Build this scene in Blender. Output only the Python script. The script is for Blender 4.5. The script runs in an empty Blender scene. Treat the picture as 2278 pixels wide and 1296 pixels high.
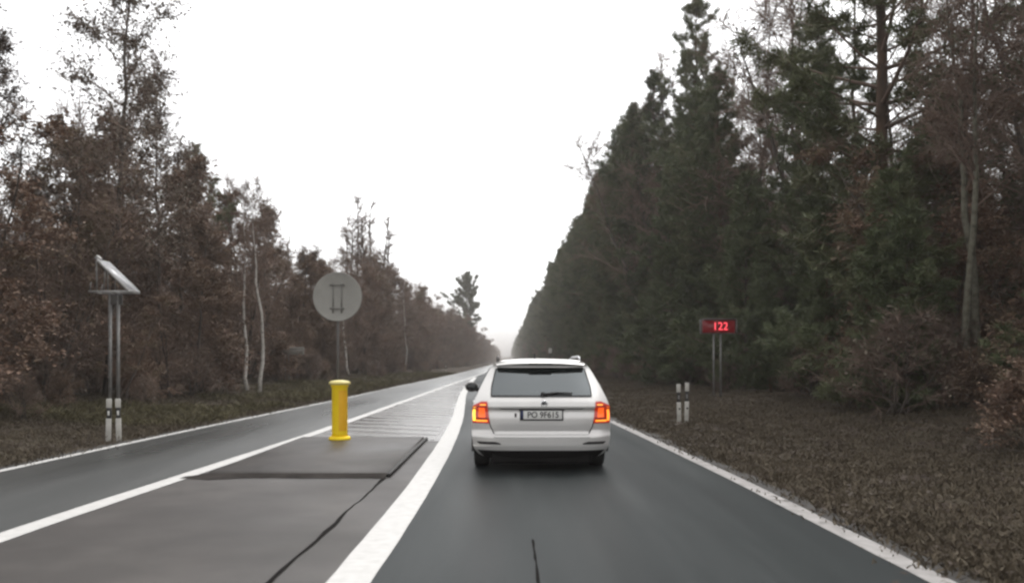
import bpy, bmesh, math
import numpy as np
from mathutils import Vector, Matrix

scene = bpy.context.scene
COL = scene.collection
rad = math.radians

# ------------------------------------------------------------------ camera
cam_d = bpy.data.cameras.new("camera")
cam = bpy.data.objects.new("camera", cam_d)
COL.objects.link(cam)
CAM_H = 1.436
cam.location = (0, 0, CAM_H)
cam.rotation_euler = (rad(90), 0, 0)
cam_d.sensor_width = 36.0
cam_d.lens = 36.0 * 1800 / 2278
cam_d.shift_x = 11 / 2278
cam_d.shift_y = 154 / 2278
cam_d.clip_start = 0.05
cam_d.clip_end = 6000
cam_d.dof.use_dof = True
cam_d.dof.focus_distance = 12.0
cam_d.dof.aperture_fstop = 1.6
scene.camera = cam

# ------------------------------------------------------------------ world, sun, exposure
world = bpy.data.worlds.new("World")
scene.world = world
world.use_nodes = True
wn = world.node_tree
for n in list(wn.nodes):
    wn.nodes.remove(n)
w_out = wn.nodes.new("ShaderNodeOutputWorld")
w_bg = wn.nodes.new("ShaderNodeBackground")
w_sky = wn.nodes.new("ShaderNodeTexSky")
w_sky.sky_type = 'NISHITA'
w_sky.sun_disc = False
SUN_EL, SUN_ROT = rad(64), rad(24)
w_sky.sun_elevation = SUN_EL
w_sky.sun_rotation = SUN_ROT
w_sky.air_density = 1.0
w_sky.dust_density = 3.0
w_sky.ozone_density = 1.0
w_hs = wn.nodes.new("ShaderNodeHueSaturation")     # cloud cover: nearly colourless
w_hs.inputs["Saturation"].default_value = 0.04
wn.links.new(w_sky.outputs[0], w_hs.inputs["Color"])
wn.links.new(w_hs.outputs[0], w_bg.inputs["Color"])
w_bg.inputs["Strength"].default_value = 0.15
wn.links.new(w_bg.outputs[0], w_out.inputs["Surface"])

sun_d = bpy.data.lights.new("sun", 'SUN')
sun_d.energy = 0.5
sun_d.angle = rad(25)
sun_d.color = (1.0, 0.97, 0.93)
sun = bpy.data.objects.new("sun", sun_d)
COL.objects.link(sun)
# sky sun_rotation is measured clockwise from +Y
sdir = Vector((math.sin(SUN_ROT) * math.cos(SUN_EL), math.cos(SUN_ROT) * math.cos(SUN_EL), math.sin(SUN_EL)))
sun.rotation_euler = sdir.to_track_quat('Z', 'Y').to_euler()
sun.location = (0, -20, 60)

scene.view_settings.view_transform = 'Standard'
scene.view_settings.look = 'None'
scene.view_settings.gamma = 1.0
scene.view_settings.exposure = 1.2
scene.view_settings.use_curve_mapping = False
scene.render.engine = 'CYCLES'
cy = scene.cycles
cy.use_denoising = True
cy.max_bounces = 6
cy.diffuse_bounces = 3
cy.glossy_bounces = 3
cy.transmission_bounces = 4
cy.transparent_max_bounces = 6
cy.volume_bounces = 1
cy.pixel_filter_type = 'BLACKMAN_HARRIS'
cy.filter_width = 2.5          # soft dash-camera lens

# ------------------------------------------------------------------ helpers
RNG = np.random.RandomState(7)


def mat(name, col, rough=0.7, metal=0.0, spec=0.5, coat=0.0, emit=None, emit_s=0.0):
    m = bpy.data.materials.new(name)
    m.use_nodes = True
    b = m.node_tree.nodes["Principled BSDF"]
    b.inputs["Base Color"].default_value = (*col, 1)
    b.inputs["Roughness"].default_value = rough
    b.inputs["Metallic"].default_value = metal
    b.inputs["Specular IOR Level"].default_value = spec
    b.inputs["Coat Weight"].default_value = coat
    b.inputs["Coat Roughness"].default_value = 0.06
    if emit:
        b.inputs["Emission Color"].default_value = (*emit, 1)
        b.inputs["Emission Strength"].default_value = emit_s
    return m


def noisy(name, cols, scale=3.0, rough=0.75, spec=0.4, detail=4.0, stretch=(1, 1, 1), bump=0.0, bump_scale=60.0,
          rough_var=0.0, positions=None, obj_random=0.0, coords="Object", metal=0.0, distortion=0.0):
    """procedural material: colour ramp over noise, optional fine bump and roughness variation"""
    m = bpy.data.materials.new(name)
    m.use_nodes = True
    nt = m.node_tree
    b = nt.nodes["Principled BSDF"]
    tc = nt.nodes.new("ShaderNodeTexCoord")
    mp = nt.nodes.new("ShaderNodeMapping")
    mp.inputs["Scale"].default_value = stretch
    nt.links.new(tc.outputs[coords], mp.inputs["Vector"])
    no = nt.nodes.new("ShaderNodeTexNoise")
    no.inputs["Scale"].default_value = scale
    no.inputs["Detail"].default_value = detail
    no.inputs["Roughness"].default_value = 0.6
    no.inputs["Distortion"].default_value = distortion
    nt.links.new(mp.outputs[0], no.inputs["Vector"])
    fac = no.outputs["Fac"]
    if obj_random > 0:
        oi = nt.nodes.new("ShaderNodeObjectInfo")
        ma = nt.nodes.new("ShaderNodeMath")
        ma.operation = 'MULTIPLY_ADD'
        ma.inputs[1].default_value = obj_random
        ma.inputs[2].default_value = -obj_random / 2
        nt.links.new(oi.outputs["Random"], ma.inputs[0])
        ad = nt.nodes.new("ShaderNodeMath")
        ad.operation = 'ADD'
        nt.links.new(fac, ad.inputs[0])
        nt.links.new(ma.outputs[0], ad.inputs[1])
        fac = ad.outputs[0]
    cr = nt.nodes.new("ShaderNodeValToRGB")
    n = len(cols)
    pos = positions or [0.3 + 0.4 * i / max(1, n - 1) for i in range(n)]
    while len(cr.color_ramp.elements) < n:
        cr.color_ramp.elements.new(0.5)
    for e, p, c in zip(cr.color_ramp.elements, pos, cols):
        e.position = p
        e.color = (*c, 1)
    nt.links.new(fac, cr.inputs["Fac"])
    nt.links.new(cr.outputs[0], b.inputs["Base Color"])
    b.inputs["Roughness"].default_value = rough
    b.inputs["Specular IOR Level"].default_value = spec
    b.inputs["Metallic"].default_value = metal
    if rough_var > 0:
        n3 = nt.nodes.new("ShaderNodeTexNoise")
        n3.inputs["Scale"].default_value = scale * 0.6
        n3.inputs["Detail"].default_value = 3
        nt.links.new(mp.outputs[0], n3.inputs["Vector"])
        mr = nt.nodes.new("ShaderNodeMapRange")
        mr.inputs["From Min"].default_value = 0.3
        mr.inputs["From Max"].default_value = 0.7
        mr.inputs["To Min"].default_value = rough - rough_var
        mr.inputs["To Max"].default_value = rough + rough_var
        nt.links.new(n3.outputs["Fac"], mr.inputs["Value"])
        nt.links.new(mr.outputs[0], b.inputs["Roughness"])
    if bump > 0:
        n2 = nt.nodes.new("ShaderNodeTexNoise")
        n2.inputs["Scale"].default_value = bump_scale
        n2.inputs["Detail"].default_value = 3
        nt.links.new(tc.outputs[coords], n2.inputs["Vector"])
        bp = nt.nodes.new("ShaderNodeBump")
        bp.inputs["Strength"].default_value = bump
        bp.inputs["Distance"].default_value = 0.01
        nt.links.new(n2.outputs["Fac"], bp.inputs["Height"])
        nt.links.new(bp.outputs[0], b.inputs["Normal"])
    return m


def glass_mat(name, tint, reflect=0.2, rough=0.02):
    """tinted automotive glass: partly see-through, mirror-like at the surface"""
    m = bpy.data.materials.new(name)
    m.use_nodes = True
    nt = m.node_tree
    for n in list(nt.nodes):
        nt.nodes.remove(n)
    out = nt.nodes.new("ShaderNodeOutputMaterial")
    tr = nt.nodes.new("ShaderNodeBsdfTransparent")
    tr.inputs["Color"].default_value = (*tint, 1)
    gl = nt.nodes.new("ShaderNodeBsdfGlossy")
    gl.inputs["Roughness"].default_value = rough
    gl.inputs["Color"].default_value = (0.92, 0.98, 1.0, 1)
    fr = nt.nodes.new("ShaderNodeFresnel")
    fr.inputs["IOR"].default_value = 1.0 + 2 * math.sqrt(reflect) / (1 - math.sqrt(reflect))
    mx = nt.nodes.new("ShaderNodeMixShader")
    nt.links.new(fr.outputs[0], mx.inputs[0])
    nt.links.new(tr.outputs[0], mx.inputs[1])
    nt.links.new(gl.outputs[0], mx.inputs[2])
    nt.links.new(mx.outputs[0], out.inputs["Surface"])
    return m


class MB:
    """collects triangles and quads with a material index"""

    def __init__(self):
        self.v, self.t, self.q, self.tm, self.qm, self.n = [], [], [], [], [], 0

    def add(self, verts, tris=None, quads=None, mi=0):
        verts = np.asarray(verts, dtype=np.float64).reshape(-1, 3)
        if tris is not None and len(tris):
            tris = np.asarray(tris, dtype=np.int64)
            self.t.append(tris + self.n)
            self.tm.append(np.full(len(tris), mi))
        if quads is not None and len(quads):
            quads = np.asarray(quads, dtype=np.int64)
            self.q.append(quads + self.n)
            self.qm.append(np.full(len(quads), mi))
        self.v.append(verts)
        self.n += len(verts)
        return self

    def tube(self, pts, radii, sides=6, mi=0, cap=True):
        pts = np.asarray(pts, float)
        k = len(pts)
        d = np.gradient(pts, axis=0)
        d /= np.linalg.norm(d, axis=1)[:, None] + 1e-9
        ref = np.array([0, 0, 1.0]) if abs(d[0][2]) < 0.9 else np.array([1.0, 0, 0])
        a = np.cross(d, ref)
        a /= np.linalg.norm(a, axis=1)[:, None] + 1e-9
        b = np.cross(d, a)
        ang = np.arange(sides) * 2 * np.pi / sides
        r = np.asarray(radii, float)[:, None, None]
        ring = pts[:, None, :] + r * (np.cos(ang)[None, :, None] * a[:, None, :] + np.sin(ang)[None, :, None] * b[:, None, :])
        i = np.arange(k - 1)[:, None] * sides
        j = np.arange(sides)[None, :]
        j2 = (j + 1) % sides
        quads = np.stack([i + j, i + j2, i + sides + j2, i + sides + j], -1).reshape(-1, 4)
        v = ring.reshape(-1, 3)
        tris = None
        if cap:
            c0, c1 = len(v), len(v) + 1
            v = np.vstack([v, pts[0], pts[-1]])
            jj = np.arange(sides)
            t0 = np.stack([np.full(sides, c0), (jj + 1) % sides, jj], -1)
            o = (k - 1) * sides
            t1 = np.stack([np.full(sides, c1), o + jj, o + (jj + 1) % sides], -1)
            tris = np.vstack([t0, t1])
        return self.add(v, tris, quads, mi)

    def box(self, c, s, rot=None, mi=0):
        x, y, z = np.array(s, float) / 2
        v = np.array([[-x, -y, -z], [x, -y, -z], [x, y, -z], [-x, y, -z], [-x, -y, z], [x, -y, z], [x, y, z], [-x, y, z]])
        if rot is not None:
            v = v @ np.array(rot.to_3x3()).T
        v = v + np.array(c)
        q = [[0, 3, 2, 1], [4, 5, 6, 7], [0, 1, 5, 4], [1, 2, 6, 5], [2, 3, 7, 6], [3, 0, 4, 7]]
        return self.add(v, None, q, mi)

    def lathe(self, prof, sides=28, axis='z', c=(0, 0, 0), mi=0):
        """profile = [(r, h)], closed with the axis when r == 0"""
        ang = np.arange(sides) * 2 * np.pi / sides
        vs = []
        for r, h in prof:
            if axis == 'z':
                vs.append(np.stack([r * np.cos(ang), r * np.sin(ang), np.full(sides, h)], -1))
            elif axis == 'x':
                vs.append(np.stack([np.full(sides, h), r * np.cos(ang), r * np.sin(ang)], -1))
            else:
                vs.append(np.stack([r * np.sin(ang), np.full(sides, h), r * np.cos(ang)], -1))
        v = np.concatenate(vs) + np.array(c)
        k = len(prof)
        i = np.arange(k - 1)[:, None] * sides
        j = np.arange(sides)[None, :]
        j2 = (j + 1) % sides
        q = np.stack([i + j, i + j2, i + sides + j2, i + sides + j], -1).reshape(-1, 4)
        return self.add(v, None, q, mi)

    def mesh(self, name, mats, smooth=False):
        v = np.concatenate(self.v)
        t = np.concatenate(self.t) if self.t else np.zeros((0, 3), int)
        q = np.concatenate(self.q) if self.q else np.zeros((0, 4), int)
        mi = np.concatenate(([np.concatenate(self.tm)] if self.t else []) + ([np.concatenate(self.qm)] if self.q else []))
        me = bpy.data.meshes.new(name)
        me.vertices.add(len(v))
        me.vertices.foreach_set("co", v.astype(np.float32).ravel())
        nl = t.size + q.size
        me.loops.add(nl)
        me.loops.foreach_set("vertex_index", np.concatenate([t.ravel(), q.ravel()]).astype(np.int32))
        npoly = len(t) + len(q)
        me.polygons.add(npoly)
        starts = np.concatenate([np.arange(len(t)) * 3, t.size + np.arange(len(q)) * 4])
        me.polygons.foreach_set("loop_start", starts.astype(np.int32))
        me.polygons.foreach_set("material_index", mi.astype(np.int32))
        if smooth:
            me.polygons.foreach_set("use_smooth", np.ones(npoly, bool))
        for m in (mats if isinstance(mats, (list, tuple)) else [mats]):
            me.materials.append(m)
        me.update(calc_edges=True)
        return me

    def build(self, name, mats, parent=None, smooth=False, loc=None, bevel=0.0, link=True):
        o = bpy.data.objects.new(name, self.mesh(name, mats, smooth))
        if link:
            COL.objects.link(o)
        if parent:
            o.parent = parent
        if loc is not None:
            o.location = loc
        if bevel > 0:
            bv = o.modifiers.new("bevel", 'BEVEL')
            bv.width = bevel
            bv.segments = 2
            bv.limit_method = 'ANGLE'
        return o


def tag(o, label=None, cat=None, group=None, kind=None):
    if label:
        o["label"] = label
    if cat:
        o["category"] = cat
    if group:
        o["group"] = group
    if kind:
        o["kind"] = kind
    return o


def thing(name, loc, label, cat, group=None, rz=0.0, scale=1.0):
    o = bpy.data.objects.new(name, None)
    o.empty_display_size = 0.2
    COL.objects.link(o)
    o.location = loc
    o.rotation_euler = (0, 0, rz)
    o.scale = (scale,) * 3 if not isinstance(scale, tuple) else scale
    return tag(o, label, cat, group)


def text_mesh(name, body, size, material, parent, loc, rot, extrude=0.002, xscale=1.0, align='CENTER', bold=0.0):
    cu = bpy.data.curves.new(name, 'FONT')
    cu.body = body
    cu.size = size
    cu.extrude = extrude
    cu.offset = bold
    cu.align_x = align
    cu.align_y = 'CENTER'
    tmp = bpy.data.objects.new(name, cu)
    me = bpy.data.meshes.new_from_object(tmp)
    bpy.data.objects.remove(tmp)
    me.materials.clear()
    me.materials.append(material)
    o = bpy.data.objects.new(name, me)
    COL.objects.link(o)
    o.parent = parent
    o.location = loc
    o.rotation_euler = rot
    o.scale = (xscale, 1, 1)
    return o


def smooth_interp(pts, win=4.0):
    xs, ys = np.array(pts, float).T
    gx = np.arange(-40, 1300, 0.5)
    gy = np.interp(gx, xs, ys)
    k = int(win / 0.5) | 1
    gy = np.convolve(np.pad(gy, k // 2, mode='edge'), np.ones(k) / k, mode='valid')
    return lambda y: np.interp(y, gx, gy)


def vnoise(x, y, seed=0):
    """smooth value noise in numpy"""
    r = np.random.RandomState(seed).rand(256, 256)
    xi, yi = np.floor(x).astype(int), np.floor(y).astype(int)
    fx, fy = x - xi, y - yi
    fx, fy = fx * fx * (3 - 2 * fx), fy * fy * (3 - 2 * fy)
    g = lambda a, b: r[a % 256, b % 256]
    return (g(xi, yi) * (1 - fx) + g(xi + 1, yi) * fx) * (1 - fy) + (g(xi, yi + 1) * (1 - fx) + g(xi + 1, yi + 1) * fx) * fy


# ------------------------------------------------------------------ road alignment (metres, Y = distance ahead)
left_edge = smooth_interp([(-40, -6.65), (16, -6.6), (30, -6.2), (50, -6.05), (80, -5.5), (140, -5.4), (1300, -5.4)], 8)
isl_l = smooth_interp([(-40, -4.3), (6.6, -4.13), (8.8, -4.06), (16, -3.80), (28, -3.66), (49, -3.45), (75, -2.95), (100, -2.75), (1300, -2.75)], 5)
isl_r = smooth_interp([(-40, -1.05), (5, -1.05), (7, -0.98), (13.75, -1.04), (20, -1.22), (33, -1.82), (44.6, -2.22), (75, -2.85), (100, -2.75), (1300, -2.75)], 4)
right_edge = smooth_interp([(-40, 2.78), (5, 2.74), (10.4, 2.68), (18.3, 2.42), (33, 1.8), (60, 1.05), (100, 0.85), (1300, 0.85)], 4)
ROWS = np.concatenate([np.arange(-14, 60, 0.5), np.arange(60, 200, 2.0), np.arange(200, 1221, 20.0)])


def ground_z(x, y):
    x, y = np.asarray(x, float), np.asarray(y, float)
    le, re = left_edge(y) - 0.22, right_edge(y) + 0.32
    dl, dr = le - x, x - re
    z = np.full(np.broadcast(x, y).shape, -0.06)
    d = np.maximum(dl, dr)
    out = d > 0
    fade = np.clip(d / 1.5, 0, 1)
    rel = (vnoise(x * 0.9, y * 0.9, 1) - 0.5) * 0.10 + (vnoise(x * 2.7, y * 2.7, 2) - 0.5) * 0.07 + (vnoise(x * 0.17, y * 0.17, 3) - 0.5) * 0.25
    sm = lambda a, b: np.clip((x - a) / (b - a), 0, 1) ** 2 * (3 - 2 * np.clip((x - a) / (b - a), 0, 1))
    bank = 0.5 * sm(5.5, 11.0) + 0.4 * sm(-9.0, -12.5)
    return np.where(out, -0.012 + 0.06 * fade + rel * fade + bank, z)


# ------------------------------------------------------------------ ground, lanes, markings
M_ground = noisy("leaf_litter_ground", [(0.028, 0.021, 0.017), (0.045, 0.034, 0.027), (0.043, 0.036, 0.024), (0.062, 0.049, 0.040)], scale=1.5, detail=13,
                 rough=0.95, spec=0.1, positions=[0.34, 0.46, 0.55, 0.66], bump=1.0, bump_scale=22)
offs = np.concatenate([[0, 0.12, 0.25, 0.4], np.arange(0.6, 12, 0.4), [13, 15, 18, 24, 34, 60, 120, 300, 800]])
xs_l = (left_edge(ROWS) - 0.22)[:, None] - offs[::-1][None, :]
xs_r = (right_edge(ROWS) + 0.32)[:, None] + offs[None, :]
GX = np.concatenate([xs_l, (xs_l[:, -1:] + 0.03), (xs_r[:, :1] - 0.03), xs_r], axis=1)
GY = np.repeat(ROWS[:, None], GX.shape[1], 1)
GZ = ground_z(GX, GY)
nr, nc = GX.shape
ii = np.arange(nr - 1)[:, None] * nc + np.arange(nc - 1)[None, :]
mb = MB().add(np.stack([GX, GY, GZ], -1).reshape(-1, 3), None, np.stack([ii, ii + 1, ii + nc + 1, ii + nc], -1).reshape(-1, 4))
ground = mb.build("ground", M_ground, smooth=True)
tag(ground, "brown leaf-strewn verge and forest floor either side of the road", kind="structure")


def strip(name, fl, fr, z, m, rows=ROWS, cols=2, jitter=0.0, seed=0, kind="structure", label=None, parent=None):
    xl, xr = fl(rows), fr(rows)
    if jitter:
        r = np.random.RandomState(seed)
        xl = xl + r.uniform(-jitter, jitter, len(rows))
        xr = xr + r.uniform(-jitter, jitter, len(rows))
    f = np.linspace(0, 1, cols)[None, :]
    X = xl[:, None] * (1 - f) + xr[:, None] * f
    V = np.stack([X, np.repeat(rows[:, None], cols, 1), np.full(X.shape, z)], -1).reshape(-1, 3)
    n = len(rows)
    i = np.arange(n - 1)[:, None] * cols + np.arange(cols - 1)[None, :]
    o = MB().add(V, None, np.stack([i, i + 1, i + cols + 1, i + cols], -1).reshape(-1, 4)).build(name, m, parent)
    tag(o, label, kind=kind)
    return o


M_lane_r = noisy("dark_asphalt", [(0.011, 0.0135, 0.014), (0.020, 0.0235, 0.024), (0.042, 0.0455, 0.046)], scale=0.55, detail=10, rough=0.52, spec=0.09,
                 rough_var=0.16, bump=0.35, bump_scale=70, stretch=(1.6, 0.14, 1))
M_lane_l = noisy("grey_asphalt", [(0.022, 0.024, 0.0235), (0.034, 0.036, 0.035), (0.052, 0.053, 0.051)], scale=0.5, detail=10, rough=0.34, spec=0.5,
                 rough_var=0.12, bump=0.3, bump_scale=70, stretch=(1.6, 0.14, 1))
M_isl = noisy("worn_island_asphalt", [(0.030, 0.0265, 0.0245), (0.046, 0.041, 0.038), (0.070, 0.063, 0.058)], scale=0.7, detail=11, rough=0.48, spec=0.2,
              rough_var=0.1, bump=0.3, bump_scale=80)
M_shoulder = noisy("crumbling_road_edge", [(0.022, 0.020, 0.018), (0.040, 0.035, 0.031)], scale=3, rough=0.8, bump=0.5, bump_scale=30)
strip("road_lane_right", isl_r, lambda y: right_edge(y) + 0.2, 0.0, M_lane_r, label="dark asphalt lane the silver car drives on")
strip("road_lane_left", lambda y: left_edge(y) - 0.12, isl_l, 0.0, M_lane_l, label="grey asphalt oncoming lane on the left")
strip("island_asphalt", isl_l, isl_r, 0.0, M_isl, rows=ROWS[ROWS <= 14.5], label="brownish worn asphalt between the two lanes")
M_isl_sheen = noisy("island_asphalt_sheen_tint", [(0.075, 0.069, 0.065), (0.105, 0.098, 0.093), (0.135, 0.127, 0.121)], scale=0.6, detail=8, rough=0.26, spec=0.9, rough_var=0.10, bump=0.12, bump_scale=60)  # wet gloss, with reflected sky glare also lightened into the base colour
strip("island_asphalt", isl_l, isl_r, 0.0, M_isl_sheen, rows=ROWS[(ROWS >= 14.5) & (ROWS <= 76)], label="wet asphalt of the hatched island beyond the bollard, glare in its colour")
strip("road_shoulder_right", lambda y: right_edge(y) + 0.2, lambda y: right_edge(y) + 0.40, -0.004, M_shoulder, jitter=0.05, seed=4, label="ragged dark asphalt edge along the right verge")
strip("road_shoulder_left", lambda y: left_edge(y) - 0.30, lambda y: left_edge(y) - 0.12, -0.004, M_shoulder, jitter=0.04, seed=5, label="ragged dark asphalt edge along the left verge")

M_paint = noisy("road_paint_white", [(0.24, 0.23, 0.215), (0.40, 0.39, 0.375), (0.47, 0.46, 0.445)], scale=9, detail=9, rough=0.55, positions=[0.2, 0.33, 0.6], bump=0.2, bump_scale=70)
M_paint_old = noisy("road_paint_worn", [(0.18, 0.17, 0.163), (0.27, 0.257, 0.248), (0.34, 0.326, 0.316)], scale=5, detail=10, rough=0.7, spec=0.2, positions=[0.28, 0.5, 0.72], bump=0.15, bump_scale=60)
mark = lambda name, c, w, m, rows, label: strip(name, lambda y: c(y) - w / 2, lambda y: c(y) + w / 2, 0.005, m, rows=rows, jitter=0.005, seed=11, label=label)
mark("edge_line_left", lambda y: left_edge(y), 0.13, M_paint, ROWS, "thin white edge line along the left verge")
mark("edge_line_right", lambda y: right_edge(y) + 0.09, 0.18, M_paint_old, ROWS, "worn grey-white edge line along the right verge")
mark("island_line_left", isl_l, 0.23, M_paint, ROWS, "white line between the oncoming lane and the island, going on as centre line")
mark("island_line_right", isl_r, 0.29, M_paint, ROWS[ROWS <= 71], "broad white line along the car's side of the island")

M_hatch = noisy('road_paint_hatching', [(0.085, 0.08, 0.077), (0.15, 0.143, 0.138), (0.24, 0.23, 0.222)], scale=4, detail=9, rough=0.30)
# painted hatching of the island beyond the bollard
hb = MB()
for y0 in np.arange(15.9, 62, 0.95):
    xl, xr = isl_l(y0) + 0.2, isl_r(y0) - 0.22
    if xr - xl < 0.3:
        break
    sl = (xr - xl) * 0.55
    hb.add([[xl, y0, .005], [xr, y0 - sl, .005], [xr, y0 - sl + 0.46, .005], [xl, y0 + 0.46, .005]], None, [[0, 1, 2, 3]])
hatch = hb.build("hatched_marking", M_hatch)
tag(hatch, "pale painted hatching on the island beyond the yellow bollard", kind="structure")

# bitumen joint along the island and a crack in the right lane
M_bitumen = mat("bitumen_seal", (0.008, 0.007, 0.0065), 0.9, spec=0.05)
jr = np.random.RandomState(5)
yy = np.arange(-2, 10.0, 0.18)
xx = -1.53 + np.cumsum(jr.normal(0, 0.008, len(yy)))
xx = xx - np.linspace(0, xx[-1] + 1.50, len(yy))
ww = np.convolve(np.clip(0.018 + 0.012 * jr.randn(len(yy) + 4), 0.004, 0.05), np.ones(5) / 5, mode='valid')
V = np.stack([np.stack([xx - ww, yy, np.full(len(yy), .004)], -1), np.stack([xx + ww, yy, np.full(len(yy), .004)], -1)], 1).reshape(-1, 3)
i = np.arange(len(yy) - 1) * 2
tag(MB().add(V, None, np.stack([i, i + 1, i + 3, i + 2], -1)).build("asphalt_joint", M_bitumen), "dark sealed joint running along the island toward its slab", kind="structure")
yy = np.arange(2.0, 6.6, 0.15)
xx = 0.17 + np.cumsum(jr.normal(0, 0.006, len(yy)))
ww = np.clip(0.008 + 0.004 * jr.randn(len(yy)), 0.003, 0.02)
V = np.stack([np.stack([xx - ww, yy, np.full(len(yy), .004)], -1), np.stack([xx + ww, yy, np.full(len(yy), .004)], -1)], 1).reshape(-1, 3)
i = np.arange(len(yy) - 1) * 2
tag(MB().add(V, None, np.stack([i, i + 1, i + 3, i + 2], -1)).build("asphalt_crack", M_bitumen), "thin dark crack in the right lane behind the car", kind="structure")

# ------------------------------------------------------------------ traffic island: slab, bollard, round sign
slab = thing("traffic_island", (-2.62, 12.35, 0), "low raised asphalt slab under the yellow bollard between the lanes", "traffic island")
hx, hy, hz = 1.13, 2.35, 0.065
ch = 0.06
v = [[-hx, -hy, 0], [hx, -hy, 0], [hx, hy, 0], [-hx, hy, 0], [-hx + ch, -hy + ch, hz], [hx - ch * .4, -hy + ch, hz], [hx - ch * .4, hy - ch, hz], [-hx + ch, hy - ch, hz]]
MB().add(v, None, [[4, 5, 6, 7], [0, 1, 5, 4], [1, 2, 6, 5], [2, 3, 7, 6], [3, 0, 4, 7]]).build("raised_slab", M_isl, slab)
M_kerb = noisy("dark_kerb_rubber", [(0.018, 0.017, 0.016), (0.035, 0.032, 0.03)], scale=6, rough=0.7)
M_ramp = noisy("ramp_shade_dark", [(0.022, 0.0195, 0.018), (0.044, 0.039, 0.036)], scale=3, detail=8, rough=0.9, spec=0.03)  # dark tone painted as the shadow line along the slab front
rr_ = np.random.RandomState(8)
xs_ = np.linspace(-hx - .25, hx, 26)
fy = -hy - .17 + np.cumsum(rr_.normal(0, .022, 26))
rv = np.concatenate([np.stack([xs_, fy, np.full(26, .004)], -1), np.stack([xs_, np.full(26, -hy + .035), .046 * np.clip((xs_ + hx + .25) / .3, .1, 1)], -1)])
i = np.arange(25)
MB().add(rv, None, np.stack([i, i + 1, i + 27, i + 26], -1)).build("front_shade_ramp", M_ramp, slab, smooth=True)
MB().box((hx + 0.025, 0, 0.025), (0.05, 2 * hy + 0.02, 0.05)).build("kerb_edge", M_kerb, slab, bevel=0.012)

M_yellow = noisy("bollard_yellow", [(0.84, 0.57, 0.006), (0.92, 0.66, 0.010)], scale=4, rough=0.5, spec=0.25)
M_orange = noisy("bollard_amber_film", [(0.78, 0.40, 0.010), (0.84, 0.46, 0.014)], scale=5, rough=0.35)
M_cap = mat("bollard_cap_pale", (0.66, 0.56, 0.20), 0.45)
bol = thing("traffic_bollard", (-2.92, 14.12, 0.065), "yellow round traffic bollard standing on the island slab", "bollard")
MB().lathe([(0, 0), (0.19, 0), (0.19, 0.025), (0.165, 0.06), (0.0, 0.06)], 32).build("base_flange", M_yellow, bol, smooth=False, bevel=0.006)
MB().lathe([(0.0, 0.05), (0.142, 0.05), (0.135, 0.12), (0.135, 0.90), (0.155, 0.93), (0.155, 0.96), (0, 0.96)], 36).build("post", M_yellow, bol, smooth=True)
MB().lathe([(0.155, 0.955), (0.186, 0.965), (0.186, 0.995), (0.15, 1.02), (0.06, 1.035), (0, 1.037)], 36).build("cap", M_cap, bol, smooth=True)
# amber reflective sheet curved around the side
a = np.linspace(rad(-85), rad(-15), 12)
vv = np.concatenate([np.stack([0.139 * np.cos(a), 0.139 * np.sin(a), np.full(12, z)], -1) for z in (0.16, 0.86)])
i = np.arange(11)
MB().add(vv, None, np.stack([i, i + 1, i + 13, i + 12], -1)).build("reflective_sheet", M_orange, bol, smooth=True)

M_galv = noisy("galvanised_steel", [(0.16, 0.155, 0.15), (0.26, 0.25, 0.24)], scale=8, rough=0.5, metal=0.3)
M_galv_d = noisy("weathered_post_steel", [(0.075, 0.07, 0.065), (0.11, 0.10, 0.095)], scale=8, rough=0.6, metal=0.2)
M_signback = noisy("sign_back_grey", [(0.23, 0.22, 0.20), (0.30, 0.29, 0.262)], scale=2.2, rough=0.6, metal=0.0)
M_stiff = noisy("bracket_grey", [(0.15, 0.145, 0.13), (0.20, 0.19, 0.175)], scale=9, rough=0.6)
rs = thing("round_road_sign", (-3.02, 14.45, 0.065), "round pale grey back of a road sign above the yellow bollard", "road sign")
MB().tube([(0, 0, 0), (0, 0, 2.7)], [0.024, 0.024], 12).build("post", M_galv_d, rs, smooth=True)
MB().lathe([(0, -0.048), (0.42, -0.048), (0.437, -0.055), (0.437, -0.035), (0.425, -0.03), (0, -0.03)], 48, axis='y', c=(0, 0, 2.51)).build("sign_plate", M_signback, rs)
for dx in (-0.075, 0.075):
    MB().box((dx, -0.058, 2.49), (0.022, 0.014, 0.54)).build("stiffener", M_stiff, rs)
for dz in (2.72, 2.30):
    MB().box((0, -0.070, dz), (0.26, 0.012, 0.028)).build("clamp", M_stiff, rs)

# ------------------------------------------------------------------ the car
car = thing("estate_car", (0.446, 10.36, 0.0), "silver-white estate car driving ahead with lit rear lights", "car", rz=rad(0.6))
M_body = noisy("car_paint_silver_white", [(0.66, 0.64, 0.62), (0.72, 0.70, 0.68)], scale=1.2, rough=0.30, spec=0.5, metal=0.45)
bb = M_body.node_tree.nodes["Principled BSDF"]
bb.inputs["Coat Weight"].default_value = 0.8
bb.inputs["Coat Roughness"].default_value = 0.07
M_black = noisy("black_plastic", [(0.018, 0.017, 0.017), (0.03, 0.028, 0.027)], scale=5, rough=0.6)
M_under = mat("plastic_and_shade_black", (0.007, 0.0065, 0.0065), 0.85, spec=0.15)  # black valance plastic, also the painted shade beneath the car
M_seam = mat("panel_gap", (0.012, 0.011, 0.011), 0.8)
M_glass = glass_mat("rear_glass", (0.16, 0.18, 0.18), 0.16)
M_sglass = glass_mat("side_glass", (0.07, 0.08, 0.08), 0.06)
M_frit = mat("glass_border_black", (0.012, 0.013, 0.013), 0.12, spec=0.6)
M_tyre = noisy("tyre_rubber", [(0.012, 0.012, 0.012), (0.022, 0.021, 0.02)], scale=10, rough=0.85)
M_rim = mat("alloy_rim", (0.42, 0.42, 0.43), 0.3, metal=0.8)
M_chrome = mat("chrome", (0.75, 0.75, 0.76), 0.12, metal=1.0)
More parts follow.
